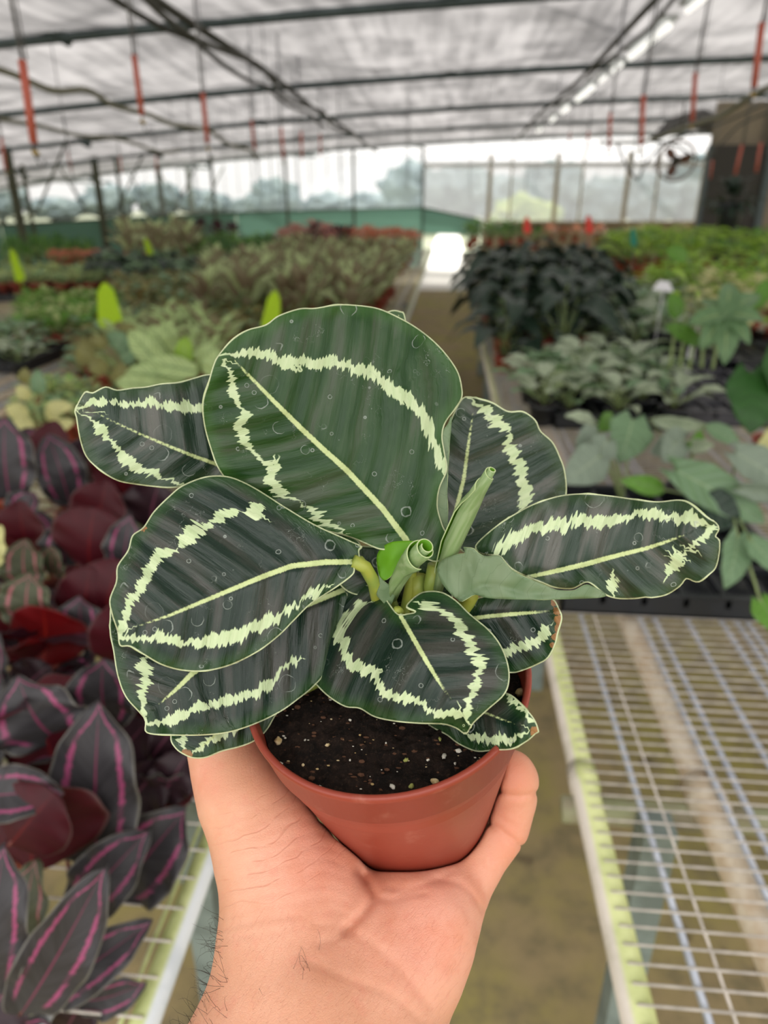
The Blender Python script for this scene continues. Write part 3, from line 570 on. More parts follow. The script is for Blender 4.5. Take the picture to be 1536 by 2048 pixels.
stake('plant_tag', (1177, 1179), 431, 466, 18, 7.0, M_REDTAG, 'red plant tag above the dark alocasias, right of the two')
stake('plant_tag', (1265, 1268), 455, 492, 14, 6.5, M_GTAG, 'dark green plant tag at the right behind the dark plants')
stake('white_stake', (1392, 1380), 652, 718, 14, 3.1, M_PURE, 'white plastic stake standing in the tray under the lobed leaf')
stake('white_label', (1328, 1326), 562, 582, 44, 3.9, M_PURE, 'crumpled white label bent over among the plants at right', cat='label')
# ------------------------------------------------------------ larger individual leaves, placed one by one
def pleaf(parent, base, tip, zb, zt, wpx, mat, roll=0.0, arch=.10, fold=.12, shape='round', rip=.07, droop=0.0, stemto=None, name='leaf', thick=True, nu=26, nv=16, facing=None):
    A = P(base[0], base[1], zb); T = P(tip[0], tip[1], zt); n = (-CF if facing is None else facing); d = (T-A).normalized()
    n = (n-d*n.dot(d)).normalized(); n = Matrix.Rotation(roll, 3, d) @ n
    b = MB(); b.leaf(A, T, n, wpx*(1.18 if mat in (L_DOT, L_MAR, L_PURP) else 1.0)*(zb+zt)/2/FPX, arch, fold, shape, nu, nv, 0, rip*(.3 if mat in (L_MAR, L_REDB) else 1), rnd.random()*6, droop)
    o = b.build(name, mat, parent)
    if thick:
        md = o.modifiers.new('s', 'SOLIDIFY'); md.thickness = .0006; md.offset = 0
    if stemto is not None:
        b = MB(); mid = A.lerp(stemto, .5)+Vector((0, 0, .02)); b.tube([A+d*.01, A, mid, stemto], .0028, 6); b.build('leaf_stalk', S_RED if mat in (L_DOT, L_MAR, L_REDB, L_DOTG) else S_GREEN, o)
    return o
def potat(x, y, z, R=.06, H=.1, parent=None, mat=None):
    b = MB(); b.lathe([(R*.72, 0), (R*.95, H*.8), (R*1.0, H*.8), (R*1.03, H), (R*.96, H), (R*.94, H*.86)], 32, (x, y, z)); b.build('pot', mat or M_POTT, parent)
    b = MB(); b.lathe([(R*.945, H*.87), (.001, H*.9)], 32, (x, y, z)); b.build('soil', M_SOIL, parent)
UPN = (-CF*.8+Vector((0, 0, .6))).normalized()
def dottie(label, cx, cy, leaves, fill=10, seed=0):
    fill = int(fill*1.6)
    t = empty('purple_calathea', (cx, cy, BZ), label, 'calathea'); potat(cx, cy, BZ, .06, .1, t); cr = Vector((cx, cy, BZ+.09))
    for l in leaves: pleaf(t, *l[:5], l[5], **dict(dict(stemto=cr), **(l[6] if len(l) > 6 else {})))
    r = random.Random(seed)
    for i in range(fill):
        a = r.uniform(0, 6.28); out = Vector((math.cos(a), math.sin(a), 0)); h = r.uniform(.0, .09); A = cr+out*r.uniform(.01, .05)+Vector((0, 0, h+.02)); el = r.uniform(.1, .9)
        d = out*math.cos(el)+Vector((0, 0, math.sin(el))); b = MB(); b.leaf(A, A+d*r.uniform(.11, .15), Vector((0, 0, 1))-out*.5, .085, .1, .12, 'round', 12, 8, 0, .05, r.random()*6)
        o = b.build('leaf', r.choice([L_DOT, L_DOT, L_PURP, L_MAR]), t); b = MB(); b.tube([A+d*.004, A, cr], .0025, 5); b.build('leaf_stalk', S_RED, o)
    return t
Mx = dict(roll=0)
# nearest plant, lower left corner
dottie('dark pink banded plant nearest the camera in the lower left corner', -.60, .66, [
 ((40,2030),(211,1735),.74,.70,118,L_DOT,dict(roll=.25,arch=.08)), ((92,1996),(305,1842),.80,.78,88,L_DOT,dict(roll=-.3,arch=.12)), ((150,2000),(293,1965),.82,.80,66,L_DOT,dict(arch=.1)),
 ((-20,1990),(10,1690),.72,.70,125,L_DOT,dict(roll=.2,rip=.09)), ((60,1900),(72,1718),.80,.80,110,L_DOTG,dict(roll=-.2)), ((-60,2100),(60,1900),.75,.8,120,L_PURP),
 ((120,2080),(190,1960),.86,.84,90,L_PURP), ((20,2080),(110,2050),.8,.8,90,L_DOT)], 8, 1)
# plant in the middle of the left side
dottie('dark pink banded plant with the tall upright central leaf beside the arm', -.66, .92, [
 ((196,1740),(199,1402),.90,.86,152,L_DOT,dict(roll=.1,arch=.06)), ((150,1830),(297,1662),.88,.86,108,L_DOT,dict(roll=-.2,arch=.10)), ((235,1790),(372,1620),.94,.92,138,L_DOT,dict(roll=-.15,arch=.10)),
 ((60,1745),(40,1560),.86,.80,245,L_MAR,dict(shape='blunt',arch=-.1,fold=-.12)), ((20,1690),(110,1585),.80,.80,150,L_MAR,dict(fold=-.1)), ((-50,1600),(128,1588),.82,.82,92,L_DOT,dict(roll=-.5,arch=.25)),
 ((115,1600),(66,1422),.90,.86,190,L_MAR,dict(shape='blunt',arch=-.1,fold=-.1)), ((118,1480),(36,1352),.90,.86,170,L_DOT,dict(shape='oval',arch=.18,roll=.1)), ((215,1450),(206,1318),.98,.95,120,L_DOT,dict(arch=.1)),
 ((300,1600),(395,1520),1.0,1.0,90,L_MAR,dict(rip=.1)), ((270,1560),(392,1560),.99,.98,62,L_DOT,dict(rip=.1,roll=.5)), ((190,1560),(300,1440),1.02,.98,110,L_PURP,{}), ((230,1640),(330,1520),1.0,.98,110,L_PURP,{}), ((270,1520),(340,1400),1.05,1.02,110,L_MAR,{}), ((130,1420),(290,1400),1.0,1.0,90,L_PURP,{})], 10, 2)
# plant behind it
dottie('dark pink banded plant with a glowing red leaf back at the left edge', -.80, 1.22, [
 ((85,1335),(85,1215),1.12,1.08,170,L_REDB,dict(shape='blunt',arch=-.08,fold=-.12)), ((62,1255),(60,1146),1.14,1.12,112,L_DOTG,dict(arch=.14)), ((180,1300),(160,1192),1.14,1.12,100,L_DOT,dict(roll=-.2)),
 ((60,1180),(50,1078),1.22,1.2,92,L_DOTG,dict(arch=.15)), ((110,1150),(105,1092),1.24,1.2,60,L_DOTG,{}), ((175,1270),(180,1135),1.18,1.14,120,L_MAR,dict(shape='blunt',fold=-.1)), ((-14,1130),(0,1050),1.15,1.12,60,L_CREAM,{}),
 ((-5,1400),(-12,1260),1.0,1.0,60,L_DOT,{}), ((40,1380),(100,1330),1.06,1.06,80,L_PURP,{})], 9, 3)
dottie('maroon leaved plant half hidden behind the left edges of the held plant', -.62, 1.30, [
 ((180,1140),(190,1015),1.22,1.18,150,L_MAR,dict(shape='blunt',fold=-.1)), ((130,1130),(135,1046),1.24,1.22,80,L_DOT,{}), ((250,1150),(262,1030),1.2,1.16,70,L_DOT,{}), ((210,1240),(240,1120),1.16,1.14,130,L_MAR,dict(shape='blunt',fold=-.1)),
 ((250,1330),(240,1200),1.1,1.06,100,L_MAR,{}), ((270,1440),(330,1330),1.05,1.02,100,L_PURP,{}), ((300,1520),(360,1440),1.0,1.0,90,L_PURP,{}), ((320,1600),(380,1500),.98,.98,80,L_PURP,{})], 10, 4)
dottie('dark purple plant with a twisted grey leaf under the top left held leaf', -.95, 1.62, [
 ((140,1010),(95,868),1.5,1.45,78,L_DOT,dict(roll=.5,arch=.2)), ((20,1000),(10,835),1.42,1.38,105,L_DOT,dict(roll=.2)), ((30,1040),(70,985),1.4,1.4,60,L_DOT,{}), ((250,990),(230,880),1.5,1.46,110,L_MAR,dict(shape='blunt',fold=-.1)), ((170,960),(165,880),1.55,1.5,90,L_PURP,{}),
 ((60,1100),(40,1000),1.35,1.3,90,L_MAR,{}), ((200,1060),(215,960),1.4,1.36,100,L_MAR,{}), ((300,1060),(320,960),1.45,1.4,100,L_PURP,{}), ((110,960),(110,840),1.6,1.56,80,L_MAR,{})], 12, 5)
dottie('dark purple plant at the left edge at the back of the pink banded group', -1.25, 1.72, [((60,900),(40,860),1.7,1.7,60,L_DOT,{}), ((10,880),(5,836),1.7,1.66,60,L_PURP,{})], 12, 6)
dottie('low purple plant filling in behind the wrist side of the pink banded group', -.86, .80, [((-40,1560),(-10,1420),.95,.9,100,L_DOT,{}), ((-30,1460),(-8,1300),1.0,.96,70,L_DOT,{})], 12, 8)
# cream plant above the dark group
t = empty('cream_leaved_plant', (-1.32, 2.15, BZ), 'cream yellow leaved low plant at the left above the purple plants', 'plant'); potat(-1.32, 2.15, BZ, .05, .08, t); cr = Vector((-1.32, 2.15, BZ+.07))
for q in [((60,830),(10,815),2.2,46,L_CREAM),((90,820),(150,812),2.2,40,L_CREAM),((70,850),(20,846),2.1,42,L_CREAM),((100,845),(125,800),2.2,44,L_CREAM),((60,800),(35,770),2.3,40,L_CREAM),((85,790),(75,738),2.3,44,L_SILG),((55,770),(50,735),2.35,40,L_BROWN),((110,860),(150,842),2.1,36,L_CREAM),((40,860),(0,865),2.1,36,L_CREAM),((95,850),(95,880),2.1,34,L_BROWN)]:
    pleaf(t, q[0], q[1], q[2], q[2]-.02, q[3]*.75, q[4], stemto=cr, nu=10, nv=8, shape='oval')
# calathea just behind the top left leaf
t = empty('striped_calathea', (-1.05, 2.7, BZ), 'large striped pale green calathea right behind the top left held leaf', 'calathea'); potat(-1.05, 2.7, BZ, .06, .1, t); cr = Vector((-1.05, 2.7, BZ+.09))
for q in [((330,740),(258,660),2.6,50,L_STRIPE),((350,720),(300,650),2.7,46,L_STRIPE),((370,760),(250,745),2.5,48,L_STRIPE),((400,745),(290,725),2.5,46,L_STRIPE),((370,740),(372,672),2.6,38,L_LIME),((400,740),(430,690),2.6,50,L_STRIPE),((320,775),(230,765),2.45,40,L_STRIPE),((430,760),(440,700),2.5,60,L_STRIPE),((345,700),(330,640),2.8,44,L_STRIPE)]:
    pleaf(t, q[0], q[1], q[2], q[2]-.03, q[3], q[4], stemto=cr, nu=12, nv=8)
t = empty('brown_calathea', (-1.45, 2.95, BZ), 'brown herringbone patterned small plant left of the striped calathea', 'calathea'); potat(-1.45, 2.95, BZ, .05, .08, t); cr = Vector((-1.45, 2.95, BZ+.07))
for q in [((190,715),(150,700),3.0,50,L_BROWN),((200,700),(195,670),3.0,44,L_BROWN),((215,725),(180,745),2.9,44,L_BROWN),((230,700),(250,665),3.0,50,L_SILG),((240,715),(275,700),3.0,50,L_SILG),((225,740),(260,755),2.9,44,L_BROWN),((250,680),(270,650),3.1,44,L_BROWN)]:
    pleaf(t, q[0], q[1], q[2], q[2]-.02, q[3], q[4], stemto=cr, nu=10, nv=8)
# near right grey green plants in the front tray
def rplant(label, cpx, name, leaves, cat='plant', potm=None, R=.05):
    c = onz(cpx[0], cpx[1], BZ+.03); t = empty(name, (c.x, c.y, BZ), label, cat); potat(c.x, c.y, BZ+.008, R, .07, t, potm or M_BLACK); cr = Vector((c.x, c.y, BZ+.07))
    for q in leaves: pleaf(t, q[0], q[1], q[2], q[2]-.03, q[3], q[4], stemto=cr, **dict(dict(shape='heart', arch=.08, nu=16, nv=10, rip=.03), **(q[5] if len(q) > 5 else {})))
    return t
rplant('grey green plant with a big heart shaped leaf above the bare wire bench', (1240, 1040), 'grey_leaved_philodendron', [
 ((1265,838),(1238,925),1.98,92,L_SILG), ((1200,912),(1125,965),1.85,84,L_SILB), ((1195,870),(1150,905),1.95,66,L_SILB), ((1190,850),(1130,832),2.05,40,L_SILV,dict(roll=.7)), ((1225,835),(1195,862),2.05,40,L_GREEN), ((1215,880),(1180,930),1.9,60,L_SILB)])
rplant('grey green plant with pale narrow leaves at the centre right', (1360, 1000), 'grey_leaved_philodendron', [
 ((1300,838),(1420,852),2.0,34,L_SILV,dict(roll=.6,shape='oval')), ((1370,880),(1300,905),1.95,66,L_SILB), ((1365,890),(1430,888),1.95,34,L_SILV,dict(roll=.6,shape='oval')), ((1410,850),(1480,890),1.95,36,L_SILG,dict(shape='oval')), ((1350,885),(1325,925),1.9,56,L_SILB), ((1385,900),(1400,860),1.95,34,L_GREEN)])
rplant('large grey green plant whose broad leaf points right at the right edge', (1450, 1060), 'grey_leaved_philodendron', [
 ((1350,940),(1530,1046),1.72,86,L_SILG), ((1470,905),(1590,985),1.7,76,L_SILB), ((1480,975),(1600,990),1.65,44,L_SILB,dict(roll=.5)), ((1475,1072),(1449,1178),1.48,64,L_SILG), ((1500,1080),(1560,1150),1.45,50,L_SILG), ((1330,980),(1240,960),1.75,40,L_GREEN,dict(shape='oval')), ((1400,1010),(1480,1045),1.7,90,L_DARK), ((1520,1200),(1560,1270),1.3,70,L_GREEN)])
rplant('dark green round leaved plant at the right edge above the grey green plants', (1530, 900), 'round_leaved_plant', [((1500,745),(1500,868),2.1,112,L_DGREEN,dict(fold=.05)), ((1560,700),(1570,820),2.1,100,L_DGREEN)], 'plant', M_POTT)
rplant('pale cream leaf plant below the dark round leaf at the right edge', (1560, 940), 'cream_leaved_plant', [((1520,930),(1540,855),1.95,50,L_CREAM)], 'plant', M_POTT)
# lobed palmate leaf plant
c = onz(1450, 735, BZ+.03); t = empty('lobed_philodendron', (c.x, c.y, BZ), 'tall philodendron with one big lobed green leaf at the right', 'philodendron'); potat(c.x, c.y, BZ, .06, .09, t, M_BLACK); cr = Vector((c.x, c.y, BZ+.08))
hub = P(1450, 628, 2.75); L_LOBE = leafmat('lobed_green_leaf', (.16, .29, .13), (.14, .25, .1), (.4, .5, .2), .06, tf=.2)
b = MB()
for (tx, ty, w) in [(1375,650,44),(1400,700,46),(1448,730,50),(1500,690,44),(1530,640,46),(1520,590,40),(1460,565,46),(1400,600,40)]:
    T = P(tx, ty, 2.75 if ty > 600 else 2.85); b.leaf(hub-(T-hub)*.08, T, UPN, w*2.7/FPX, .06, .12, 'oval', 12, 8)
o = b.build('lobed_leaf', L_LOBE, t); b = MB(); b.tube([hub, hub+Vector((.02, .03, -.1)), cr], .005, 8); b.build('leaf_stalk', S_GREEN, o)
for q in [((1400,690),(1330,650)),((1350,640),(1345,585)),((1375,520),(1330,500)),((1500,620),(1540,560))]:
    pleaf(t, q[0], q[1], 2.9, 2.9, 34, L_GREEN, stemto=cr, nu=8, nv=6)
for i, q in enumerate([(1360,735,1372,560),(1378,738,1392,600),(1403,735,1400,640),(1340,735,1347,600),(1425,738,1432,650)]):
    b = MB(); a = P(q[0], q[1], 2.95); e = P(q[2], q[3], 3.0); b.tube([a, a.lerp(e, .5)+Vector((.01, 0, 0)), e], [.008, .006, .004], 7)
    b.leaf(e, e+Vector((rnd.uniform(-.08, .08), -.02, .04)), UPN, .05, .1, .1, 'oval', 8, 6, 1); tag(b.build('pale_stem_shoot', [S_GREEN, L_LIME]), 'tall pale green stem with a small leaf rising from the tray below the lobed leaf', 'plant', 'pale stems in the tray at right')
# dark hanging basket plant before the doorway
c = P(1455, 452, 9.5); t = empty('hanging_dark_plant', c, 'dark leaved plant in a tall black pot standing high before the dark doorway', 'plant')
b = MB(); b.lathe([(.10, -.02), (.13, .0), (.17, .28), (.16, .30), (.15, .27)], 20, c); b.build('pot', M_BLACK, t)
b = MB(); b.tube([c+Vector((0, 0, -.02)), (c.x, c.y, .0)], .10, 10); b.build('stand', M_BLACK, t)
b = MB(); r = random.Random(5)
for i in range(90):
    a = r.uniform(0, 6.28); el = r.uniform(-.5, 1.3); out = Vector((math.cos(a)*math.cos(el), math.sin(a)*math.cos(el), math.sin(el))); A = c+Vector((0, 0, .30))+out*r.uniform(.08, .26)
    b.leaf(A, A+(out+Vector((0, 0, -.5))).normalized()*r.uniform(.12, .22), out+Vector((0, 0, .7)), .07, .1, .1, 'oval', 6, 4)
b.build('foliage', L_DARK, t)
# ------------------------------------------------------------ the held plant: pot and soil
AX = Vector((-.1209, -.1931, 1)).normalized(); RC = P(772.7, 1341.7, .2827); PH = .0931; RR = .0575; RB = .0365
PB = RC-AX*PH; ROT = Vector((0, 0, 1)).rotation_difference(AX).to_matrix().to_4x4()
held = empty('potted_calathea', PB, 'dark green calathea with pale feathered bands in the terracotta pot held by the hand', 'potted plant')
k = MT('held_terracotta_plastic'); o_ = k.obj(); nz = k.noise(o_, 90, 6, .65)
k.bump(k.noise(o_, 260, 4), .06, .0006)
scr = k.step(k.voro(o_, 150).outputs['Distance'], .03, .0)
M_TERRA = k.fin(k.mix(k.math('MULTIPLY', k.step(nz, .56, .72), .30), k.mix(k.step(k.noise(o_, 14, 3), .3, .7), (.31, .053, .030), (.26, .042, .024)), (.50, .20, .14)), .36, .45)
def lathe_at(prof, mat, name, parent, n=96, smooth=True):
    b = MB(); b.lathe(prof, n); m = b.mesh(name, mat, smooth)
    m.transform(Matrix.Translation(PB) @ ROT); return link(name, m, parent)
lathe_at([(.0, .003), (RB*.7, .0028), (RB*.82, .0), (RB*.97, .0), (RB, .0018), (RB+(RR-RB)*.80, PH-.0205), (RB+(RR-RB)*.80+.0002, PH-.0195)], M_TERRA, 'pot_body', held)
lathe_at([(RB+(RR-RB)*.80-.001, PH-.0195), (RR-.0035, PH-.0195), (RR-.0026, PH-.0185), (RR-.0006, PH-.0035), (RR, PH-.0026), (RR, PH-.0006), (RR-.0006, PH), (RR-.0018, PH), (RR-.0026, PH-.001), (RR-.0042, PH-.018), (RR-.006, PH-.03)], M_TERRA, 'pot_rim', held)
# soil surface with crumbs
SZ = PH-.0145; b = MB(); nr, na = 44, 150; vs = []; fs = []
for i in range(nr+1):
    for j in range(na):
        r = (RR-.0042)*i/nr; a = 2*PI*j/na; x = r*math.cos(a); y = r*math.sin(a)
        z = SZ+.0030*mnoise.noise(Vector((x*110, y*110, 0)))+.0022*mnoise.noise(Vector((x*330, y*330, 4)))+.0010*mnoise.noise(Vector((x*900, y*900, 9)))
        vs.append((x, y, z))
fs = [(i*na+j, (i+1)*na+j, (i+1)*na+(j+1) % na, i*na+(j+1) % na) for i in range(nr) for j in range(na)]
b.add(vs, fs)
k = MT('potting_soil'); o_ = k.obj(); a1 = k.noise(o_, 700, 6, .7); a2 = k.noise(o_, 120, 4, .6)
k.bump(a1, .9, .0025); k.fin(k.mix(k.step(a1, .5, .72), k.mix(k.step(a2, .4, .6), (.010, .0065, .005), (.024, .014, .010)), (.065, .038, .025)), .85, .2)
so = b.mesh('soil', k.m); so.transform(Matrix.Translation(PB) @ ROT); so = link('soil', so, held)
# perlite and bark bits lying in the soil (each stone a small lump)
def onsoil(px, py):
    r = ray(px, py); s0 = PB+AX*(SZ+.001); t = (s0-C0).dot(AX)/r.dot(AX); return C0+r*t
M_PER = [plain('perlite_cream', (.62, .50, .30), .8, .2, 0, 0, 300, (.40, .28, .12)), plain('perlite_white', (.72, .68, .58), .8, .2, 0, .3, 300), plain('perlite_green', (.40, .42, .12), .8, .2, 0, .3, 300), plain('bark_chip', (.10, .05, .03), .9, .1)]
def lump(c, sz, mat, name, seed, parent, el=(1, 1, .7)):
    bm = bmesh.new(); bmesh.ops.create_icosphere(bm, subdivisions=2, radius=1)
    q = Matrix.Rotation(seed*1.7, 3, 'Z') @ Matrix.Rotation(seed*.9, 3, 'X')
    for v in bm.verts:
        n = v.co.copy(); f = 1+.45*mnoise.noise(n*1.7+Vector((seed, 0, 0)))+.2*mnoise.noise(n*4+Vector((0, seed, 0)))
        v.co = (q @ Vector((n.x*el[0], n.y*el[1], n.z*el[2])))*sz*f+c
    m = bpy.data.meshes.new(name); bm.to_mesh(m); bm.free(); m.materials.append(mat)
    m.polygons.foreach_set('use_smooth', [True]*len(m.polygons)); return link(name, m, parent)
big = [(557,1482,15,0),(560,1528,8,1),(606,1530,6,0),(655,1490,7,0),(742,1553,9,1),(812,1520,8,2),(785,1573,9,1),(823,1572,9,2),(870,1563,12,0),(888,1512,9,1),(917,1502,9,1),(910,1527,5,1),(942,1538,6,1),(772,1486,4,1),(856,1520,5,1),(879,1478,7,2),(1040,1385,16,0),(1030,1404,10,0),(1000,1450,6,1),(700,1440,5,1),(588,1560,5,0),(640,1573,5,1),(800,1215,9,1),(852,1590,6,1),(700,1520,4,1),(720,1470,4,0),(950,1500,5,2),(690,1600,4,1),(760,1600,4,0),(610,1480,4,1)]
for i, (x, y, s_, m_) in enumerate(big): lump(onsoil(x, y), s_*.27/FPX*.62, M_PER[m_], 'perlite', i+1, so, (1.15, .8, .75))
b = MB(); r = random.Random(9); bm = bmesh.new()
for i in range(420):
    a = r.uniform(0, 6.28); q = math.sqrt(r.random())*(RR-.007); c = Matrix.Translation(PB) @ ROT @ Vector((q*math.cos(a), q*math.sin(a), SZ+r.uniform(-.0004, .0014)))
    w = r.random(); mi = 0 if w < .68 else (1 if w < .85 else 2)
    s_ = r.uniform(.0002, .0009)*(1.2 if mi == 0 else .6)
    ret = bmesh.ops.create_icosphere(bm, subdivisions=1, radius=s_, matrix=Matrix.Translation(c) @ Matrix.Rotation(r.uniform(0, 3), 4, 'X') @ Matrix.Diagonal((1.5, r.uniform(.5, 1), r.uniform(.4, .9), 1)))
    for f in {f for v in ret['verts'] for f in v.link_faces}: f.material_index = mi
m = bpy.data.meshes.new('soil_crumbs'); bm.to_mesh(m); bm.free()
for q in (M_PER[3], M_PER[0], M_PER[1]): m.materials.append(q)
cr_ = link('soil_crumbs', m, so); cr_['kind'] = 'stuff'; CROWN = PB+AX*(SZ+.001)
# ------------------------------------------------------------ calathea leaf material driven by attributes in mm-like leaf units
def calathea(name, base, base2, sheen_streak, edgec, tf=.10, sheen=.42):
    k = MT(name); A = k.attr; s, t, w = A('ls'), A('lt'), A('lw')
    vv = k.vec(k.math('MULTIPLY', w, .085), k.math('MULTIPLY', t, .012))
    j1 = k.noise(vv, 1.0, 1.2, .5); j2 = k.noise(k.vec(k.math('MULTIPLY', w, .20), k.math('MULTIPLY', t, .02)), 1.0, 1, .5)
    j3 = k.noise(k.vec(k.math('MULTIPLY', w, .055), k.math('MULTIPLY', t, .006)), 1.0, 2, .6)
    j4 = k.noise(k.vec(k.math('MULTIPLY_ADD', w, .10, 40.0), k.math('MULTIPLY', t, .01)), 1.0, 2, .6)
    jag = k.math('ADD', k.math('ADD', k.math('MULTIPLY_ADD', j1, 56.0, -28.0), k.math('MULTIPLY_ADD', j2, 26.0, -13.0)), k.math('MULTIPLY_ADD', j3, 50.0, -25.0))
    lf = k.noise(k.vec(s, t), .035, 3, .6)
    shift = k.math('ADD', k.math('MULTIPLY_ADD', j1, 24.0, -12.0), k.math('MULTIPLY_ADD', j3, 22.0, -11.0))
    bd = k.math('SUBTRACT', k.math('ABSOLUTE', k.math('ADD', A('bsd'), shift)), A('bhw'))
    wid = k.math('ADD', k.math('MULTIPLY_ADD', j2, 20.0, -10.5), k.math('MULTIPLY_ADD', j4, 26.0, -13.6)); bd = k.math('ADD', bd, k.math('MULTIPLY', wid, k.step(A('bhw'), -1.0, 7.0)))
    bm_ = k.math('MULTIPLY', k.step(bd, 1.4, -1.4), k.step(A('band'), 20.0, 12.0))
    md = k.math('ADD', A('mid'), k.math('MULTIPLY', k.math('MULTIPLY_ADD', j2, 10.0, -5.0), .35)); mm = k.step(md, 1.3, -1.3)
    st = k.noise(k.vec(k.math('MULTIPLY', w, .020), k.math('MULTIPLY', t, .0045)), 1.0, 3, .5)
    st2 = k.noise(k.vec(k.math('MULTIPLY', w, .16), k.math('MULTIPLY', t, .004)), 1.0, 2, .6)
    c = k.mix(k.step(st, .36, .62), base, base2); c = k.mix(k.math('MULTIPLY', k.step(k.math('ADD', st, k.math('MULTIPLY', st2, .16)), .54, .74), .9), c, sheen_streak)  # grey streaks paint the leaf sheen into the colour
    c = k.mix(k.math('MULTIPLY', k.step(A('edge'), 34.0, 4.0), .75), c, edgec)
    # fine vein lines
    vl = k.math('ABSOLUTE', k.math('SINE', k.math('MULTIPLY', w, .125))); c = k.mix(k.math('MULTIPLY', k.step(vl, .10, .0), .16), c, (.10, .16, .10))
    c = k.mix(bm_, c, k.mix(k.step(j1, .3, .7), (.60, .70, .42), (.50, .62, .34))); c = k.mix(mm, c, (.56, .65, .30))
    # dried water spots and droplets
    P2 = k.vec(s, k.math('ADD', t, 900.0)); vo = k.voro(P2, 1/52.0); rr = k.n.new('ShaderNodeSeparateColor'); k.l.new(vo.outputs['Color'], rr.inputs[0])
    wob = k.math('MULTIPLY_ADD', k.noise(P2, .06, 3), .16, -.08); rad = k.math('MULTIPLY_ADD', rr.outputs[0], .26, .10)
    ring = k.step(k.math('ABSOLUTE', k.math('SUBTRACT', k.math('ADD', vo.outputs['Distance'], wob), rad)), .026, .004)
    ring = k.math('MULTIPLY', ring, k.step(rr.outputs[1], .62, .66)); ring = k.math('MULTIPLY', ring, k.step(k.noise(P2, .03, 2), .38, .6))
    vo2 = k.voro(P2, 1/17.0); r2 = k.n.new('ShaderNodeSeparateColor'); k.l.new(vo2.outputs['Color'], r2.inputs[0])
    ring2 = k.math('MULTIPLY', k.step(k.math('ABSOLUTE', k.math('SUBTRACT', vo2.outputs['Distance'], .24)), .08, .01), k.step(r2.outputs[1], .95, .97))
    scr = k.math('MULTIPLY', k.step(k.math('ABSOLUTE', k.math('SUBTRACT', k.noise(P2, .028, 4, .6), .5)), .006, .001), k.step(k.noise(P2, .012, 2), .56, .64))
    spots = k.math('MAXIMUM', k.math('MAXIMUM', ring, ring2), scr); c = k.mix(k.math('MULTIPLY', spots, .55), c, (.42, .47, .42))
    dirt = k.step(k.noise(P2, .30, 4, .7), .66, .74); c = k.mix(k.math('MULTIPLY', dirt, .30), c, (.38, .42, .36))
    c = k.mix(k.step(k.math('ADD', A('brown'), k.math('MULTIPLY_ADD', k.noise(k.vec(s, t), .09, 4, .65), 1.6, -.8)), .42, .58), c, k.mix(j2, (.16, .06, .02), (.42, .22, .08)))
    c = k.mix(k.step(A('edge'), 3.4, 1.6), c, (.60, .66, .40))
    h = k.math('ADD', k.math('MULTIPLY', k.math('SINE', k.math('MULTIPLY', w, .25)), .25), k.math('MULTIPLY', k.noise(k.vec(k.math('MULTIPLY', w, .6), k.math('MULTIPLY', t, .03)), 1.0, 2), .5))
    h = k.math('ADD', h, k.math('MULTIPLY', spots, .8)); h = k.math('ADD', h, k.math('MULTIPLY', k.noise(k.vec(k.math('MULTIPLY', w, .06), k.math('MULTIPLY', t, .012)), 1.0, 2), 3.0)); k.bump(h, .5, .0004)
    ro = k.math('ADD', k.math('MULTIPLY', k.noise(P2, .05, 3), .20), sheen-.15)
    return k.fin(c, ro, .42, 0, k.mix(.5, (.10, .30, .02), edgec), tf)
K_MID = calathea('calathea_leaf_green', (.010, .046, .008), (.020, .070, .010), (.056, .078, .044), (.036, .105, .018), .16)
K_DRK = calathea('calathea_leaf_dark', (.004, .018, .010), (.008, .025, .014), (.052, .052, .043), (.018, .062, .012), .07, .34)
K_DRK2 = calathea('calathea_leaf_grey', (.013, .034, .018), (.026, .047, .030), (.105, .105, .090), (.030, .066, .024), .06, .34)
k = MT('calathea_leaf_back'); w_ = k.attr('lw'); t_ = k.attr('lt')
vl = k.step(k.math('ABSOLUTE', k.math('SINE', k.math('MULTIPLY', w_, .11))), .09, .0)
K_BACK = k.fin(k.mix(k.math('MULTIPLY', vl, .6), k.mix(k.step(k.noise(k.vec(k.math('MULTIPLY', w_, .02), k.math('MULTIPLY', t_, .01)), 1, 3), .3, .7), (.13, .21, .10), (.19, .26, .14)), (.07, .12, .05)), .45, .5, 0, (.25, .5, .08), .15)
K_RIM = MT('calathea_leaf_margin').fin((.50, .60, .30), .5, .4)
K_ROLL = MT('young_leaf_back'); k = K_ROLL; u_, v_ = k.uv()
K_ROLL = k.fin(k.mix(k.step(k.noise(k.vec(k.math('MULTIPLY', u_, 5.0), k.math('MULTIPLY', v_, 30.0)), 1, 2), .35, .75), (.24, .36, .14), (.36, .46, .24)), .42, .45, 0, (.35, .6, .1), .22)
K_BRI = MT('young_leaf_face').fin((.17, .42, .02), .45, .4, 0, (.45, .85, .05), .4)
K_PET = plain('yellow_green_petiole', (.34, .36, .05), .45, .5, 0, 0, 80, (.25, .33, .06))
def crm(pts, step=5.0, closed=True):
    n = len(pts); out = []; dim = len(pts[0])
    for i in range(n if closed else n-1):
        g = lambda j: np.array(pts[(j) % n] if closed else pts[min(max(j, 0), n-1)], float)
        a, p, q, c = g(i-1), g(i), g(i+1), g(i+2); m = max(1, int(np.linalg.norm((q-p)[:2])/step))
        for j in range(m):
            t = j/m; out.append(.5*((2*p)+(-a+q)*t+(2*a-5*p+4*q-c)*t*t+(-a+3*p-3*q+c)*t**3))
    if not closed: out.append(np.array(pts[-1], float))
    return np.array(out)
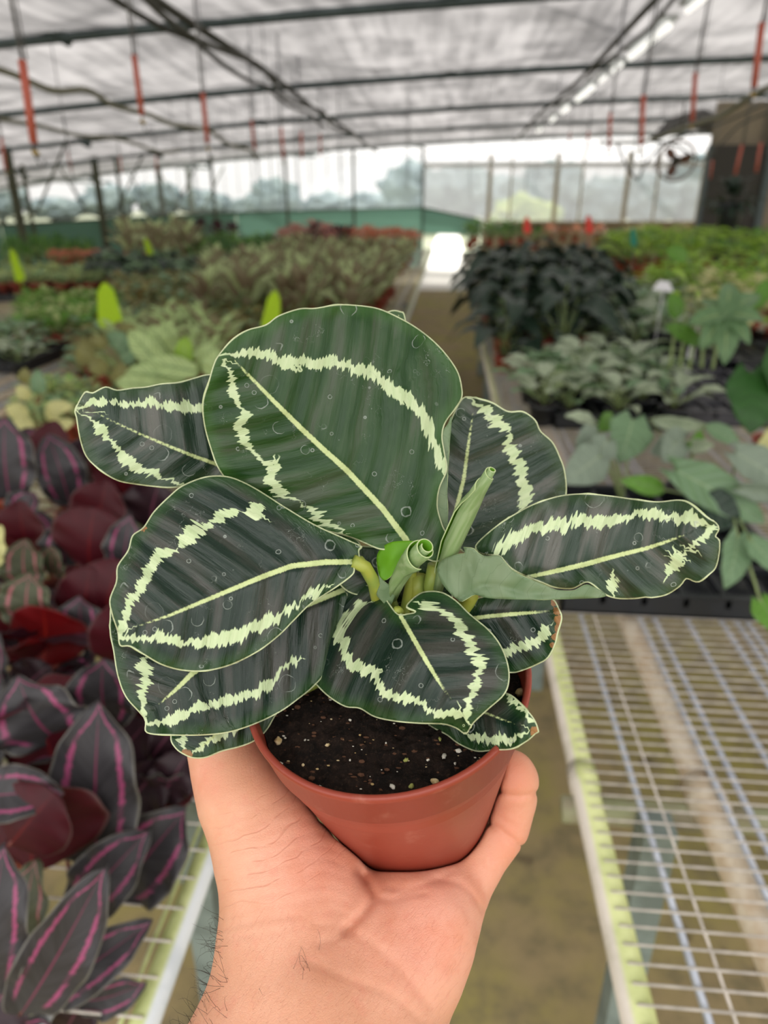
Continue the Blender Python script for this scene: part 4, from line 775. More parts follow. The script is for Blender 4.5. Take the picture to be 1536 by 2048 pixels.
def segds(Q, pl, val):
    best = np.full(len(Q), 1e9); sb_ = np.full(len(Q), 60.0); hb_ = np.zeros(len(Q))
    for i in range(len(pl)-1):
        a, b_ = pl[i, :2], pl[i+1, :2]; d = b_-a; L2 = max(d@d, 1e-9); t = np.clip(((Q-a)@d)/L2, 0, 1); e = Q-(a+t[:, None]*d)
        D = np.linalg.norm(e, axis=1); w = val[i]+(val[i+1]-val[i])*t; sg = np.sign(d[0]*(Q[:, 1]-a[1])-d[1]*(Q[:, 0]-a[0])); m = D-w < best
        best = np.where(m, D-w, best); sb_ = np.where(m, D*sg, sb_); hb_ = np.where(m, w, hb_)
    return best, sb_, hb_
def segd(Q, pl, val=None):
    """distance from points Q to polyline pl; if val given subtract interpolated half width"""
    best = np.full(len(Q), 1e9)
    for i in range(len(pl)-1):
        a, b_ = pl[i, :2], pl[i+1, :2]; d = b_-a; L2 = max(d@d, 1e-9); t = np.clip(((Q-a)@d)/L2, 0, 1)
        D = np.linalg.norm(Q-(a+t[:, None]*d), axis=1)
        if val is not None: D = D-(val[i]+(val[i+1]-val[i])*t)
        best = np.minimum(best, D)
    return best
def calleaf(name, outline, mid, bands, zb, zt, kl=0., kr=0., curv=0., rip=.0, mats=None, grid=6.0, brown=None, pleat=.0005, parent=None, label=None, midw=6.0, tpow=1.5, petiole=True, vk=.55, zfun=None, back=False, ripf=.05, wob=1.6, petr=.0022):
    """outline etc in photo pixels; the blade is laid out on a curved surface zb (base) .. zt (tip) metres away"""
    r = random.Random(len(outline)); O = crm(outline, 5.0)
    B = np.array(mid[0][:2], float); T = np.array(mid[-1][:2], float); L = np.linalg.norm(T-B); d = (T-B)/L; nn = np.array([-d[1], d[0]])
    lo, hi = O.min(0), O.max(0); gx = np.arange(lo[0]+2, hi[0], grid); gy = np.arange(lo[1]+2, hi[1], grid*.87)
    G = np.array([(x+(grid/2 if j % 2 else 0), y) for j, y in enumerate(gy) for x in gx])
    # inside test and margin clearance
    x, y = G[:, 0], G[:, 1]; ins = np.zeros(len(G), bool); n = len(O)
    for i in range(n):
        x1, y1 = O[i]; x2, y2 = O[(i+1) % n]
        if y1 != y2:
            c = ((y1 > y) != (y2 > y)) & (x < (x2-x1)*(y-y1)/(y2-y1)+x1); ins ^= c
    G = G[ins]; Oc = np.vstack([O, O[:1]]); G = G[segd(G, Oc) > 2.6]
    V_ = [Vector(p) for p in np.vstack([O, G])]; E_ = [(i, (i+1) % n) for i in range(n)]
    vo, eo, fo, *_ = delaunay_2d_cdt(V_, E_, [], 1, 1e-4)
    Q = np.array([(v.x, v.y) for v in vo]); ed = segd(Q, Oc)
    M_ = crm([tuple(p[:2]) for p in mid], 12, False); mdist = segd(Q, M_)
    rel = Q-B; s = rel@d
    # signed side relative to the curved midrib
    idx = np.argmin(np.linalg.norm(Q[:, None, :]-M_[None, :, :], axis=2), axis=1); tang = np.gradient(M_, axis=0)[idx]
    sg = np.sign(tang[:, 0]*(Q[:, 1]-M_[idx, 1])-tang[:, 1]*(Q[:, 0]-M_[idx, 0])); t = sg*mdist
    cum = np.concatenate([[0], np.cumsum(np.linalg.norm(np.diff(M_, axis=0), axis=1))]); sm = cum[idx]+np.sum((Q-M_[idx])*tang, axis=1)/np.maximum(np.linalg.norm(tang, axis=1), 1e-6)
    w = sm-vk*np.abs(t)-.0006*t*t
    mw = np.array([(p[2] if len(p) > 2 else midw*(1-.75*i/(len(mid)-1))) for i, p in enumerate(mid)], float); md = segd(Q, np.array([p[:2] for p in mid], float), mw*.55)
    bd = np.full(len(Q), 60.0); bs = np.full(len(Q), 60.0); bh = np.zeros(len(Q))
    for bn in bands:
        bn = crm([tuple(p) if len(p) > 2 else (p[0], p[1], 7) for p in bn], 14, False); q0, q1, q2 = segds(Q, bn[:, :2], bn[:, 2]); m_ = q0 < bd; bd = np.where(m_, q0, bd); bs = np.where(m_, q1, bs); bh = np.where(m_, q2, bh)
    sb = np.clip(s/L, -.3, 1.15); at = np.abs(t)/L
    z = zb+(zt-zb)*sb+curv*(sb*(1-sb)*4)+np.where(t < 0, kl, kr)*at**tpow
    z = z+rip*np.exp(-ed/28.0)*np.sin(sm*ripf+sg*1.3)+pleat*np.sin(w*.115+.7)*np.minimum(1, ed/20)+pleat*1.6*np.sin(w*.041+2.1)*np.minimum(1, ed/30)
    z = z+.0009*np.exp(-(mdist/7.0)**2)*np.clip(1.1-sb, 0, 1)
    if zfun: z = zfun(Q, z, s/L, t/L)
    co = [P(q[0], q[1], zz) for q, zz in zip(Q, z)]
    m = bpy.data.meshes.new(name); m.from_pydata([tuple(c) for c in co], [], [tuple(f) for f in fo]); m.update()
    # faces must look at the camera
    if sum(p.normal.dot(CF)*p.area for p in m.polygons) > 0: m.flip_normals()
    br = np.zeros(len(Q))
    if brown:
        for (bx, by, rad) in brown: br = np.maximum(br, np.clip(1.5-np.linalg.norm(Q-np.array([bx, by]), axis=1)/rad, 0, 1))
    for an, ar in (('ls', sm), ('lt', t), ('lw', w), ('band', bd), ('bsd', bs), ('bhw', bh), ('mid', md), ('edge', ed), ('brown', br)):
        a_ = m.attributes.new(an, 'FLOAT', 'POINT'); a_.data.foreach_set('value', np.asarray(ar, dtype=np.float32))
    for q in ([mats or K_DRK, K_BACK, K_RIM] if not back else [K_BACK, mats or K_DRK, K_RIM]): m.materials.append(q)
    m.polygons.foreach_set('use_smooth', [True]*len(m.polygons)); o = link(name, m, parent or held)
    s_ = o.modifiers.new('thickness', 'SOLIDIFY'); s_.thickness = .00055; s_.offset = -1; s_.material_offset = 1; s_.material_offset_rim = 2
    if label: o['label'] = label
    if petiole:
        bz = P(B[0], B[1], zb+.0036); dr = (P(B[0]+d[0]*20, B[1]+d[1]*20, zb+(zt-zb)*20/L)-bz).normalized(); end = CROWN+(bz-CROWN)*.12
        b = MB(); p1 = bz-dr*.012; ctrl = [bz-dr*.001, bz-dr*.003, p1.lerp(end, .25)+AX*.004, p1.lerp(end, .6)+AX*.002, CROWN-AX*.004+(bz-CROWN)*.08]
        pts = crm([tuple(c) for c in ctrl], .004, False); b.tube([Vector(p) for p in pts], petr, 10); b.build('petiole', K_PET, o)
    return o
def cv(ox, oy, sc, pts): return [(ox+p[0]/sc, oy+p[1]/sc)+tuple(p[2:]) for p in pts]
c1 = lambda pts: cv(130, 580, 1.92, pts)
c2 = lambda pts: cv(700, 760, 2.0211, pts)
c3 = lambda pts: cv(180, 1150, 1.6696, pts)
# big top leaf
calleaf('leaf', c1([(1300,968),(1255,990),(1210,997),(1120,960),(1065,942),(960,915),(850,885),(740,830),(650,760),(590,690),(555,600),(532,510),(528,430),(548,360),(568,290),(588,250),(640,190),(700,152),(770,132),(820,97),(900,70),(960,68),(1040,55),(1110,56),(1190,66),(1250,88),(1330,130),(1400,180),(1460,240),(1508,310),(1525,370),(1525,415),(1498,460),(1462,510),(1450,560),(1458,620),(1468,690),(1440,760),(1432,830),(1450,900),(1475,965),(1440,1040),(1380,1030),(1335,985)]),
 c1([(1312,962,11),(1220,840,10),(1080,690,9.5),(990,610,9),(900,525,9),(800,425,7.5),(700,322,5),(650,270,1.5)]),
 [c1([(592,258,2),(660,246,4),(730,240,8),(790,258,8),(860,268,8),(930,280,8),(985,288,9),(1040,272,9),(1100,300,9),(1170,315,10),(1225,350,11),(1270,395,11),(1330,430,10),(1380,490,10),(1405,560,8),(1430,620,7),(1448,690,5)]), c1([(800,262,5),(850,285,7),(885,300,5)]),
  c1([(592,258,2),(625,300,3),(648,350,6),(650,400,7),(670,450,3),(680,480,8),(672,530,10),(690,580,9),(720,620,2),(760,655,3),(800,685,11),(785,720,9),(810,760,8),(860,795,6),(900,815,0),(940,845,5),(975,875,9),(1010,900,5),(1065,926,2)])],
 .268, .247, kl=.016, kr=.030, curv=.004, rip=.0012, mats=K_MID, label='largest leaf, mid green, standing at the top', midw=10)
# back left leaf
calleaf('leaf', c1([(38,458),(75,390),(105,393),(155,370),(200,382),(260,374),(310,370),(370,358),(440,352),(500,335),(560,322),(680,330),(860,420),(1000,560),(1100,720),(1130,800),(1060,850),(900,850),(760,800),(600,745),(520,735),(480,748),(420,760),(350,757),(280,749),(200,733),(130,690),(80,640),(55,570),(42,490)]),
 c1([(1130,800,8),(900,745,7),(700,700,7),(580,668,6.5),(500,640,6),(400,600,5),(300,558,4),(200,512,3),(120,472,1)]),
 [c1([(42,457,2),(110,436,5),(180,428,5),(250,441,4),(320,432,6),(380,440,7),(450,448,8),(520,458,10),(600,475,9),(700,520,9)]), c1([(130,512,5),(140,540,7),(150,560,6),(180,590,4),(210,610,4),(225,640,9),(250,665,11),(300,700,8),(350,712,3),(440,738,2)]), c1([(45,460,1.5),(90,490,1.5),(130,505,1)])],
 .305, .275, kl=.012, kr=.02, curv=-.004, rip=.0022, mats=K_DRK2, label='greyish leaf pointing left behind the largest leaf')
# left leaf
calleaf('leaf', c1([(1105,1040),(1132,1035),(1130,1000),(1142,985),(1080,955),(960,900),(850,835),(740,765),(660,725),(600,712),(530,718),(450,750),(400,790),(340,850),(300,910),(258,942),(240,1000),(200,1060),(195,1120),(170,1190),(180,1250),(200,1310),(210,1366),(250,1370),(300,1400),(370,1440),(450,1462),(540,1464),(640,1440),(740,1390),(820,1330),(880,1270),(940,1210),(1000,1170),(1060,1130),(1112,1085)]),
 c1([(1110,1044,9),(1000,1045,10),(870,1060,9.5),(760,1100,9),(640,1150,8),(520,1200,7),(400,1250,5),(275,1292,1.5)]),
 [c1([(212,1330,4),(225,1280,6),(250,1210,7),(285,1140,8),(315,1100,9),(345,1040,8),(375,1015,10),(412,998,6),(432,985,0),(455,965,12),(500,925,14),(530,915,4),(555,905,3),(585,880,10),(650,862,6),(680,856,0),(700,850,6),(730,850,14),(760,870,3)]), c1([(215,1340,3),(260,1332,5),(330,1330,3),(350,1325,2),(368,1335,12),(400,1355,6),(440,1355,6),(490,1350,5),(520,1352,10),(580,1345,11),(640,1335,12),(700,1305,9),(745,1288,9),(780,1270,13),(810,1260,8),(860,1225,5),(920,1190,2),(960,1165,8),(1000,1145,4)])],
 .262, .236, kl=.006, kr=.026, curv=-.003, rip=.0010, mats=K_DRK, label='broad dark leaf reaching left', brown=[(286,1056,7)])
# leaf under it
calleaf('leaf', c3([(860,60),(840,200),(790,320),(745,375),(700,412),(640,455),(560,495),(470,525),(380,536),(270,536),(188,527),(180,480),(120,410),(92,340),(78,260),(65,165),(90,60),(250,-20),(500,-60),(750,-20)]),
 c3([(870,40,9),(700,110,9),(520,210,9),(340,330,9),(290,380,7),(230,432,2)]),
 [c3([(185,275,3),(175,310,10),(195,335,8),(175,370,7),(172,400,5),(180,450,4),(190,490,3)]), c3([(195,497,3),(230,488,4),(280,476,10),(340,460,7),(400,432,5),(430,425,9),(480,415,7),(540,398,6),(590,370,9),(620,345,5),(650,300,3),(680,290,7)])],
 .288, .255, kl=.01, kr=.018, curv=-.002, rip=.0009, mats=K_DRK, label='dark leaf half covered by the broad left leaf')
calleaf('leaf', c3([(700,380),(640,450),(620,470),(590,520),(550,555),(500,575),(440,590),(390,610),(350,613),(318,603),(285,580),(268,540),(300,470),(450,400),(600,360)]),
 c3([(700,390,5),(560,450,5),(440,515,5),(390,560,4),(350,592,1)]), [c3([(308,535,4),(313,560,4),(318,585,2)]), c3([(400,550,5),(430,535,7),(480,520,4)]), c3([(350,590,3),(385,565,4)])],
 .289, .268, kl=.01, kr=.01, mats=K_DRK, label='small low leaf at the lower left with a brown tip', brown=[(372,1510,12)], grid=5)
# front centre leaf
calleaf('leaf', c3([(1036,132),(1020,122),(1000,95),(975,62),(940,37),(890,30),(830,50),(780,80),(740,130),(702,180),(684,230),(692,290),(738,348),(790,402),(850,440),(900,447),(950,475),(1020,490),(1100,497),(1180,500),(1222,513),(1256,532),(1282,495),(1330,450),(1384,400),(1401,350),(1395,290),(1370,230),(1330,180),(1270,130),(1220,82),(1170,55),(1110,56),(1070,84),(1055,108),(1085,122),(1060,128)]),
 c3([(1036,134,7),(1080,212,8),(1120,282,8),(1160,348,6),(1205,417,1.5)]),
 [c3([(925,92,2),(900,98,6),(885,118,3),(862,140,6),(838,170,9),(828,205,11),(845,228,9),(845,260,5),(865,290,9),(900,315,10),(945,318,9),(955,340,4),(965,365,8),(985,392,7),(1030,410,7),(1080,413,8),(1100,425,2),(1130,448,6),(1180,460,7),(1225,468,7),(1252,485,3)]), c3([(1115,98,5),(1160,108,6),(1200,140,5),(1225,165,9),(1250,205,9),(1272,240,8),(1300,285,10),(1302,318,9),(1290,350,4),(1288,375,9),(1272,395,3),(1268,425,8),(1255,460,6),(1250,485,3)])],
 .262, .238, kl=.012, kr=.020, curv=-.005, rip=.0012, mats=K_DRK, label='heart shaped dark leaf at the front centre')
# small leaf at lower right
calleaf('leaf', c3([(1180,430),(1130,490),(1142,510),(1190,535),(1230,565),(1290,590),(1350,586),(1410,582),(1460,556),(1488,532),(1500,525),(1484,480),(1440,430),(1392,393),(1300,380)]),
 c3([(1200,440,5),(1320,460,4),(1370,480,3),(1418,497,1)]), [c3([(1392,400,3),(1420,425,6),(1445,450,3),(1485,495,3)]), c3([(1270,535,3),(1310,548,7),(1350,552,7),(1400,548,6),(1440,535,3)])],
 .268, .240, kl=.004, kr=.008, mats=K_DRK, label='small low leaf at the lower right with a dry tip', brown=[(1071,1462,11)], grid=5)
# right leaf with the brown margin
calleaf('leaf', c2([(440,960),(480,900),(560,870),(700,870),(800,880),(826,888),(842,915),(858,960),(842,1020),(830,1070),(800,1125),(760,1150),(700,1175),(650,1185),(560,1170),(470,1100)]),
 c2([(450,970,7),(560,955,7),(660,946,7),(740,940,5),(805,935,2)]), [c2([(620,1110,3),(650,1095,8),(700,1078,8),(750,1055,7),(790,1020,9),(800,1005,3)])],
 .272, .262, kl=.006, kr=.002, rip=.0010, mats=K_DRK, label='dark leaf at the right with a brown burnt margin', brown=[(1108,1205,7),(1114,1222,8),(1118,1240,9),(1116,1258,8),(1110,1275,7),(1104,1290,6)], grid=5)
# back right leaf
def zH(Q, z, s, t): return z
calleaf('leaf', c2([(400,650),(330,640),(330,560),(345,430),(370,300),(400,180),(430,110),(455,72),(480,66),(530,76),(580,92),(640,125),(700,126),(750,160),(772,205),(820,250),(850,310),(870,370),(876,460),(850,560),(760,640),(620,700),(500,720)]),
 c2([(385,680,7),(400,630,7),(430,520,7),(460,400,6.5),(480,250,5),(497,135,1.5)]),
 [c2([(505,88,3),(530,105,7),(560,130,8),(590,165,8),(620,190,12),(650,215,3),(640,250,6),(652,285,12),(670,330,9),(690,380,9),(700,420,11),(715,470,12),(705,510,9),(690,560,8)])],
 .298, .300, kl=.010, kr=.014, curv=.003, rip=.0012, mats=K_DRK2, label='upright dark leaf at the back right')
calleaf('folded_margin', c2([(412,150),(395,178),(372,210),(363,262),(376,315),(384,370),(362,410),(346,445),(340,485),(350,530),(372,590),(392,648),(396,560),(394,420),(400,300)]), c2([(394,640),(384,500),(388,300),(410,155)]), [],
 .272, .275, kl=-.01, mats=K_DRK, back=True, petiole=False, label='pale green folded back margin', grid=5, midw=0)
# big right leaf
calleaf('leaf', c2([(505,672),(530,640),(600,582),(680,532),(750,497),(850,466),(950,458),(1050,466),(1150,480),(1240,490),(1330,483),(1380,500),(1440,550),(1482,576),(1494,603),(1480,632),(1496,645),(1495,700),(1480,760),(1450,790),(1412,818),(1385,815),(1360,805),(1335,835),(1280,870),(1220,882),(1195,880),(1150,886),(1080,885),(1030,868),(980,828),(950,820),(900,845),(830,841),(780,822),(700,790),(650,762),(620,730),(600,712),(540,706),(512,692)]),
 c2([(640,806,3),(720,796,6),(820,775,8),(950,745,9),(1070,712,8),(1200,680,7),(1290,650,5),(1362,622,1.5)]),
 [c2([(590,700,4),(620,672,8),(650,650,10),(700,622,12),(760,600,8),(800,595,11),(860,585,12),(910,565,8),(950,570,12),(1010,572,11),(1060,568,11),(1110,558,4),(1160,544,6),(1200,545,8),(1260,545,9),(1290,545,1),(1320,552,8),(1370,562,8),(1410,575,5),(1465,592,4)]), c2([(1462,600,4),(1440,630,7),(1405,650,4),(1395,665,9),(1380,680,1)]), c2([(1300,718,3),(1320,725,12),(1325,745,8),(1300,760,10),(1290,780,6)]), c2([(1050,812,3),(1062,822,12),(1062,840,10),(1070,848,4)]), c2([(1340,712,1.5),(1390,690,2)])],
 .258, .238, kl=.02, kr=.016, curv=.003, rip=.0026, mats=K_DRK2, label='long greyish leaf reaching right with a wavy lower margin', petiole=False, ripf=.06)
calleaf('folded_margin', c2([(458,676),(478,678),(500,682),(520,700),(548,712),(600,709),(622,730),(652,765),(700,793),(780,826),(830,846),(900,852),(950,828),(982,834),(1034,874),(900,886),(700,888),(560,882),(505,868),(470,885),(440,893),(385,840),(357,790),(355,750),(380,725),(430,705),(465,700)]), c2([(440,880,0),(560,830,0),(760,865,0),(1000,880,0)]), [],
 .262, .250, kl=-.012, kr=.004, curv=-.004, back=True, label='grey green leaf back folded up over the petiole', petiole=False, grid=5, midw=0, rip=.0004)
b = MB(); b.tube([Vector(p) for p in crm([tuple(P(925,1172,.268)), tuple(P(940,1192,.270)), tuple(P(925,1222,.275)), tuple(P(880,1260,.283)), tuple(CROWN)], .004, False)], .0034, 10); b.build('petiole', K_PET, held)
# little leaves deep in the centre and the tip behind the top leaf
calleaf('leaf', [(650,1120),(690,1098),(735,1092),(775,1105),(770,1160),(740,1190),(690,1180)], [(770,1180,3),(720,1140,3),(680,1115,1)], [], .285, .280, mats=K_DRK2, label='small shaded leaf deep in the centre', grid=6)
calleaf('leaf', [(740,1130),(760,1085),(820,1075),(890,1100),(905,1150),(900,1230),(860,1250),(800,1245),(760,1210)], [(820,1240,2),(840,1100,1)], [], .300, .300, mats=K_DRK, label='added dark filler leaf in the gap behind the stems', grid=6, petiole=False)  # made-up leaf, darkens the gap and hides the pot back
calleaf('leaf', [(770,640),(778,622),(800,622),(812,640),(822,760),(830,900),(815,1040),(800,900),(780,760)], [(815,1060,2),(810,800,2),(797,630,1)], [], .31, .30, mats=K_MID, label='narrow green leaf whose tip peeps over the top margin', grid=5)
calleaf('leaf', [(640,1065),(700,1072),(722,1090),(712,1110),(690,1118),(650,1110)], [(700,1112,3),(650,1085,1)], [], .272, .268, mats=K_MID, label='small bright green leaf lobe beside the left petiole', grid=5, petiole=False)
calleaf('leaf', [(845,1120),(880,1125),(885,1150),(870,1180),(845,1185),(835,1150)], [(850,1190,2),(868,1135,1)], [], .288, .286, mats=K_MID, label='small green leaf between the two rolled leaves', grid=6)
# rolled young leaves: spiral sheets around an axis
def roll(name, axis, radii, label, turns=2.2, mats=(K_ROLL, K_BRI), flare=0, phase=0, petto=None, zt=None):
    pts = crm([tuple(P(x, y, z)) for x, y, z in axis], .003, False); pts = [Vector(p) for p in pts]; m = len(pts); rs = [float(q) for q in np.interp(np.linspace(0, 1, m), np.linspace(0, 1, len(radii)), radii)]
    n = 72; vs = []; uvs = []; prev = None
    for i, p in enumerate(pts):
        t = (pts[min(i+1, m-1)]-pts[max(i-1, 0)]).normalized(); e = t.orthogonal() if prev is None else prev-t*prev.dot(t); e.normalize(); prev = e; g = t.cross(e); u = i/(m-1)
        for j in range(n+1):
            v = j/n; a = v*turns*2*PI+phase+u*1.2; R_ = rs[i]*(.35+.65*v)
            off = t*(-.010*(v**3)*(u**2)*1.0)
            vs.append(p+R_*(math.cos(a)*e+math.sin(a)*g)+off); uvs.append((u, v))
    fs = [(i*(n+1)+j, i*(n+1)+j+1, (i+1)*(n+1)+j+1, (i+1)*(n+1)+j) for i in range(m-1) for j in range(n)]
    b = MB(); b.add(vs, fs, uvs); o = b.build(name, [mats[0], mats[1], K_RIM], held); s_ = o.modifiers.new('s', 'SOLIDIFY'); s_.thickness = .00045; s_.offset = 0; s_.material_offset = 1; s_.material_offset_rim = 2; s_.use_even_offset = True
    o['label'] = label; return o
roll('rolled_leaf', [(873,1190,.276),(885,1140,.270),(905,1085,.264),(935,1020,.257),(965,970,.2475),(984,938,.2415)], [.0018, .0027, .0040, .0043, .0041, .0034, .0027, .0025], 'long tightly rolled young leaf', 2.3)
roll('rolled_leaf', [(783,1195,.276),(795,1165,.270),(815,1132,.263),(838,1106,.255),(853,1092,.250)], [.0026, .0034, .0042, .0047, .0051], 'short rolled young leaf with a round open end', 2.4, phase=1)
calleaf('opening_flap', cv(680, 900, 3.84, [(350,1000),(400,960),(470,860),(540,790),(600,715),(585,700),(500,697),(400,705),(330,740),(290,790),(280,850),(290,930),(310,985),(330,1000)]), cv(680, 900, 3.84, [(340,990,0),(420,870,0),(560,720,0)]), [], .268, .262, kl=.012, kr=.004, mats=K_BRI, petiole=False, label='bright green unrolling flap', grid=4, midw=0)
calleaf('opening_flap', cv(680, 900, 3.84, [(280,860),(300,960),(340,1010),(400,1050),(432,1075),(415,1140),(380,1200),(320,1160),(280,1110),(295,1060),(300,1000)]), cv(680, 900, 3.84, [(370,1190,0),(340,1080,0),(290,900,0)]), [], .272, .266, kl=.006, kr=.006, back=True, petiole=False, label='pale green outer sheath', grid=4, midw=0)
for nm, path, rr_ in [('petiole', [(833,1150,.281),(835,1180,.282),(838,1215,.284),(830,1260,.288)], .0038), ('petiole', [(706,1122,.262),(730,1134,.264),(748,1165,.270),(755,1200,.280),(775,1240,.288)], .0026), ('petiole', [(878,1130,.280),(868,1160,.281),(862,1200,.284),(845,1250,.288)], .0028), ('petiole', [(870,1130,.274),(862,1170,.277),(866,1210,.280),(850,1260,.287)], .0030)]:
    b = MB(); b.tube([Vector(p) for p in crm([tuple(P(*q)) for q in path], .004, False)], rr_, 12); b.build(nm, K_PET, held)
# ------------------------------------------------------------ hand: one continuous surface from a blended distance field
def Pn(c): return np.array(P(*c[:3]))
h = .0010
caps = []   # (a, b, ra, rb, k)
def chain(pts, k=.008):
    for p, q in zip(pts[:-1], pts[1:]): caps.append((Pn(p), Pn(q), p[3], q[3], k))
FA = [(536,2050,.262,.0245),(475,2200,.246,.0265),(470,2500,.225,.030),(480,2900,.21,.033)]
chain(FA); chain([(722,2050,.266,.0250),(760,2200,.252,.0285),(790,2500,.232,.032),(800,2900,.215,.034)]); chain([(620,2050,.258,.026),(620,2200,.244,.028),(630,2500,.225,.032),(640,2900,.21,.035)])
chain([(536,2050,.262,.0245),(562,1980,.268,.0235),(574,1900,.276,.0228),(572,1820,.284,.0232),(556,1740,.290,.0225),(526,1670,.294,.0200),(478,1592,.297,.0160),(451,1530,.302,.0128),(438,1470,.306,.0122),(430,1400,.312,.0120),(452,1330,.318,.0100)])
chain([(575,1850,.286,.022),(625,1780,.293,.0200),(648,1735,.299,.0160)], .007); chain([(560,1900,.278,.023),(640,1830,.288,.021)], .008); chain([(648,1740,.300,.014),(705,1765,.308,.0125),(770,1790,.312,.0125)], .006)
chain([(722,2050,.266,.0250),(768,1985,.274,.0230),(820,1920,.282,.0210),(852,1850,.290,.0198),(882,1803,.301,.0165),(907,1774,.309,.0148)])
chain([(620,2050,.260,.026),(680,1960,.274,.0235),(740,1890,.284,.0215),(800,1846,.292,.0185),(815,1812,.303,.0150)]); chain([(740,1880,.288,.020),(770,1824,.302,.0142),(790,1792,.314,.0125)])
chain([(907,1774,.309,.0148),(945,1728,.314,.0122),(983,1682,.318,.0108),(1008,1650,.318,.0104),(1020,1618,.316,.0094),(1026,1590,.314,.0096),(1026,1560,.310,.0102),(1022,1546,.308,.0098)], .0045)
ROTi = np.array(ROT.to_3x3()); PBn = np.array(PB)
def PF(x, y, z): return PBn+ROTi@np.array([x, y, z])
for ch in [[(-.020,-.010,-.017,.015),(-.026,.018,-.014,.0115),(-.028,.044,-.004,.0098),(-.030,.058,.018,.0090),(-.030,.064,.040,.0084),(-.029,.066,.052,.0078)], [(.000,-.014,-.018,.0155),(-.003,.022,-.015,.0118),(-.003,.052,-.004,.0100),(-.003,.064,.022,.0092),(-.002,.070,.046,.0086),(-.001,.072,.060,.0080)], [(.018,-.014,-.017,.015),(.022,.018,-.013,.0115),(.026,.044,-.002,.0098),(.029,.056,.020,.0090),(.030,.062,.040,.0084),(.030,.064,.052,.0078)]]:
    for p, q in zip(ch[:-1], ch[1:]): caps.append((PF(*p[:3]), PF(*q[:3]), p[3], q[3], .005))
allp = np.array([c[0] for c in caps]+[c[1] for c in caps]); lo = allp.min(0)-.04; hi = allp.max(0)+.04
fc = Pn((600, 2750, .215)); lo[2] = max(lo[2], fc[2]-.01)
N = np.ceil((hi-lo)/h).astype(int); print('hand grid', N)
X, Y, Z = np.meshgrid(*[lo[i]+h*np.arange(N[i]) for i in range(3)], indexing='ij'); X = X.astype(np.float32); Y = Y.astype(np.float32); Z = Z.astype(np.float32)
D = np.full(X.shape, 1.0, np.float32)
for a, b_, ra, rb, k_ in caps:
    R_ = max(ra, rb)+.02; l_ = np.minimum(a, b_)-R_; u_ = np.maximum(a, b_)+R_
    i0 = np.clip(((l_-lo)/h).astype(int), 0, N); i1 = np.clip(((u_-lo)/h).astype(int)+1, 0, N); sl = tuple(slice(i0[q], i1[q]) for q in range(3))
    if any(i1[q] <= i0[q] for q in range(3)): continue
    ab = b_-a; L2 = ab@ab; x, y, z = X[sl]-a[0], Y[sl]-a[1], Z[sl]-a[2]; t = np.clip((x*ab[0]+y*ab[1]+z*ab[2])/L2, 0, 1)
    d = np.sqrt((x-t*ab[0])**2+(y-t*ab[1])**2+(z-t*ab[2])**2)-(ra+(rb-ra)*t)
    o_ = D[sl]; hh = np.clip(k_-np.abs(o_-d), 0, None)/k_; D[sl] = np.minimum(o_, d)-hh*hh*k_*.25
# press against the pot: carve the pot shape out
qx, qy, qz = X-PBn[0], Y-PBn[1], Z-PBn[2]; ax = np.array(AX, dtype=np.float32); hz = qx*ax[0]+qy*ax[1]+qz*ax[2]; rad = np.sqrt(np.maximum(qx*qx+qy*qy+qz*qz-hz*hz, 0))
cone = (rad-(RB+(RR-RB)*np.clip(hz/PH, 0, 1)))*.97-.0003+np.where(hz > PH-.021, .0, .0); potd = np.maximum(np.maximum(cone, -hz-.0002), hz-PH)
kk_ = .0015; cc = -potd; hh = np.clip(kk_-np.abs(D-cc), 0, None)/kk_; D = np.maximum(D, cc)+hh*hh*kk_*.25
# creases, laid along the skin in the palm
fx_, fy_, fz_ = X, Y, Z-CAMZ; zc = fx_*CF.x+fy_*CF.y+fz_*CF.z; px_ = 768+FPX*(fx_*CR.x+fy_*CR.y+fz_*CR.z)/zc; py_ = 1024-FPX*(fx_*CU.x+fy_*CU.y+fz_*CU.z)/zc
near = np.abs(D) < .004; ii = np.where(near); QQ = np.stack([px_[ii], py_[ii]], 1); dl = np.zeros(len(QQ), np.float32); front = zc[ii] < .335
for pl, wd_, dp in [([(716,1742),(738,1772),(746,1792),(736,1815),(712,1840),(690,1862)], 9, .0022), ([(746,1790),(780,1800),(815,1790),(850,1786)], 7, .0007), ([(690,1862),(665,1880),(640,1888)], 8, .0006), ([(985,1572),(1010,1588),(1045,1592),(1075,1585)], 5, .0014), ([(955,1640),(985,1650),(1010,1668),(1040,1690)], 5, .0015), ([(1000,1635),(1030,1652)], 4, .0004), ([(875,1760),(915,1765),(945,1790),(965,1820)], 6, .0007),
                    ([(700,1862),(760,1900),(820,1960),(860,2010)], 9, .0005), ([(620,1925),(700,1960),(780,1990),(850,2048)], 8, .0005), ([(780,1775),(830,1775),(900,1745)], 6, .0006), ([(770,1960),(776,1900)], 4, .0003), ([(470,1850),(560,1830),(650,1850)], 6, .0003)]:
    g = segd(QQ, crm(pl, 8, False)); dl += dp*np.exp(-(g/wd_)**2)
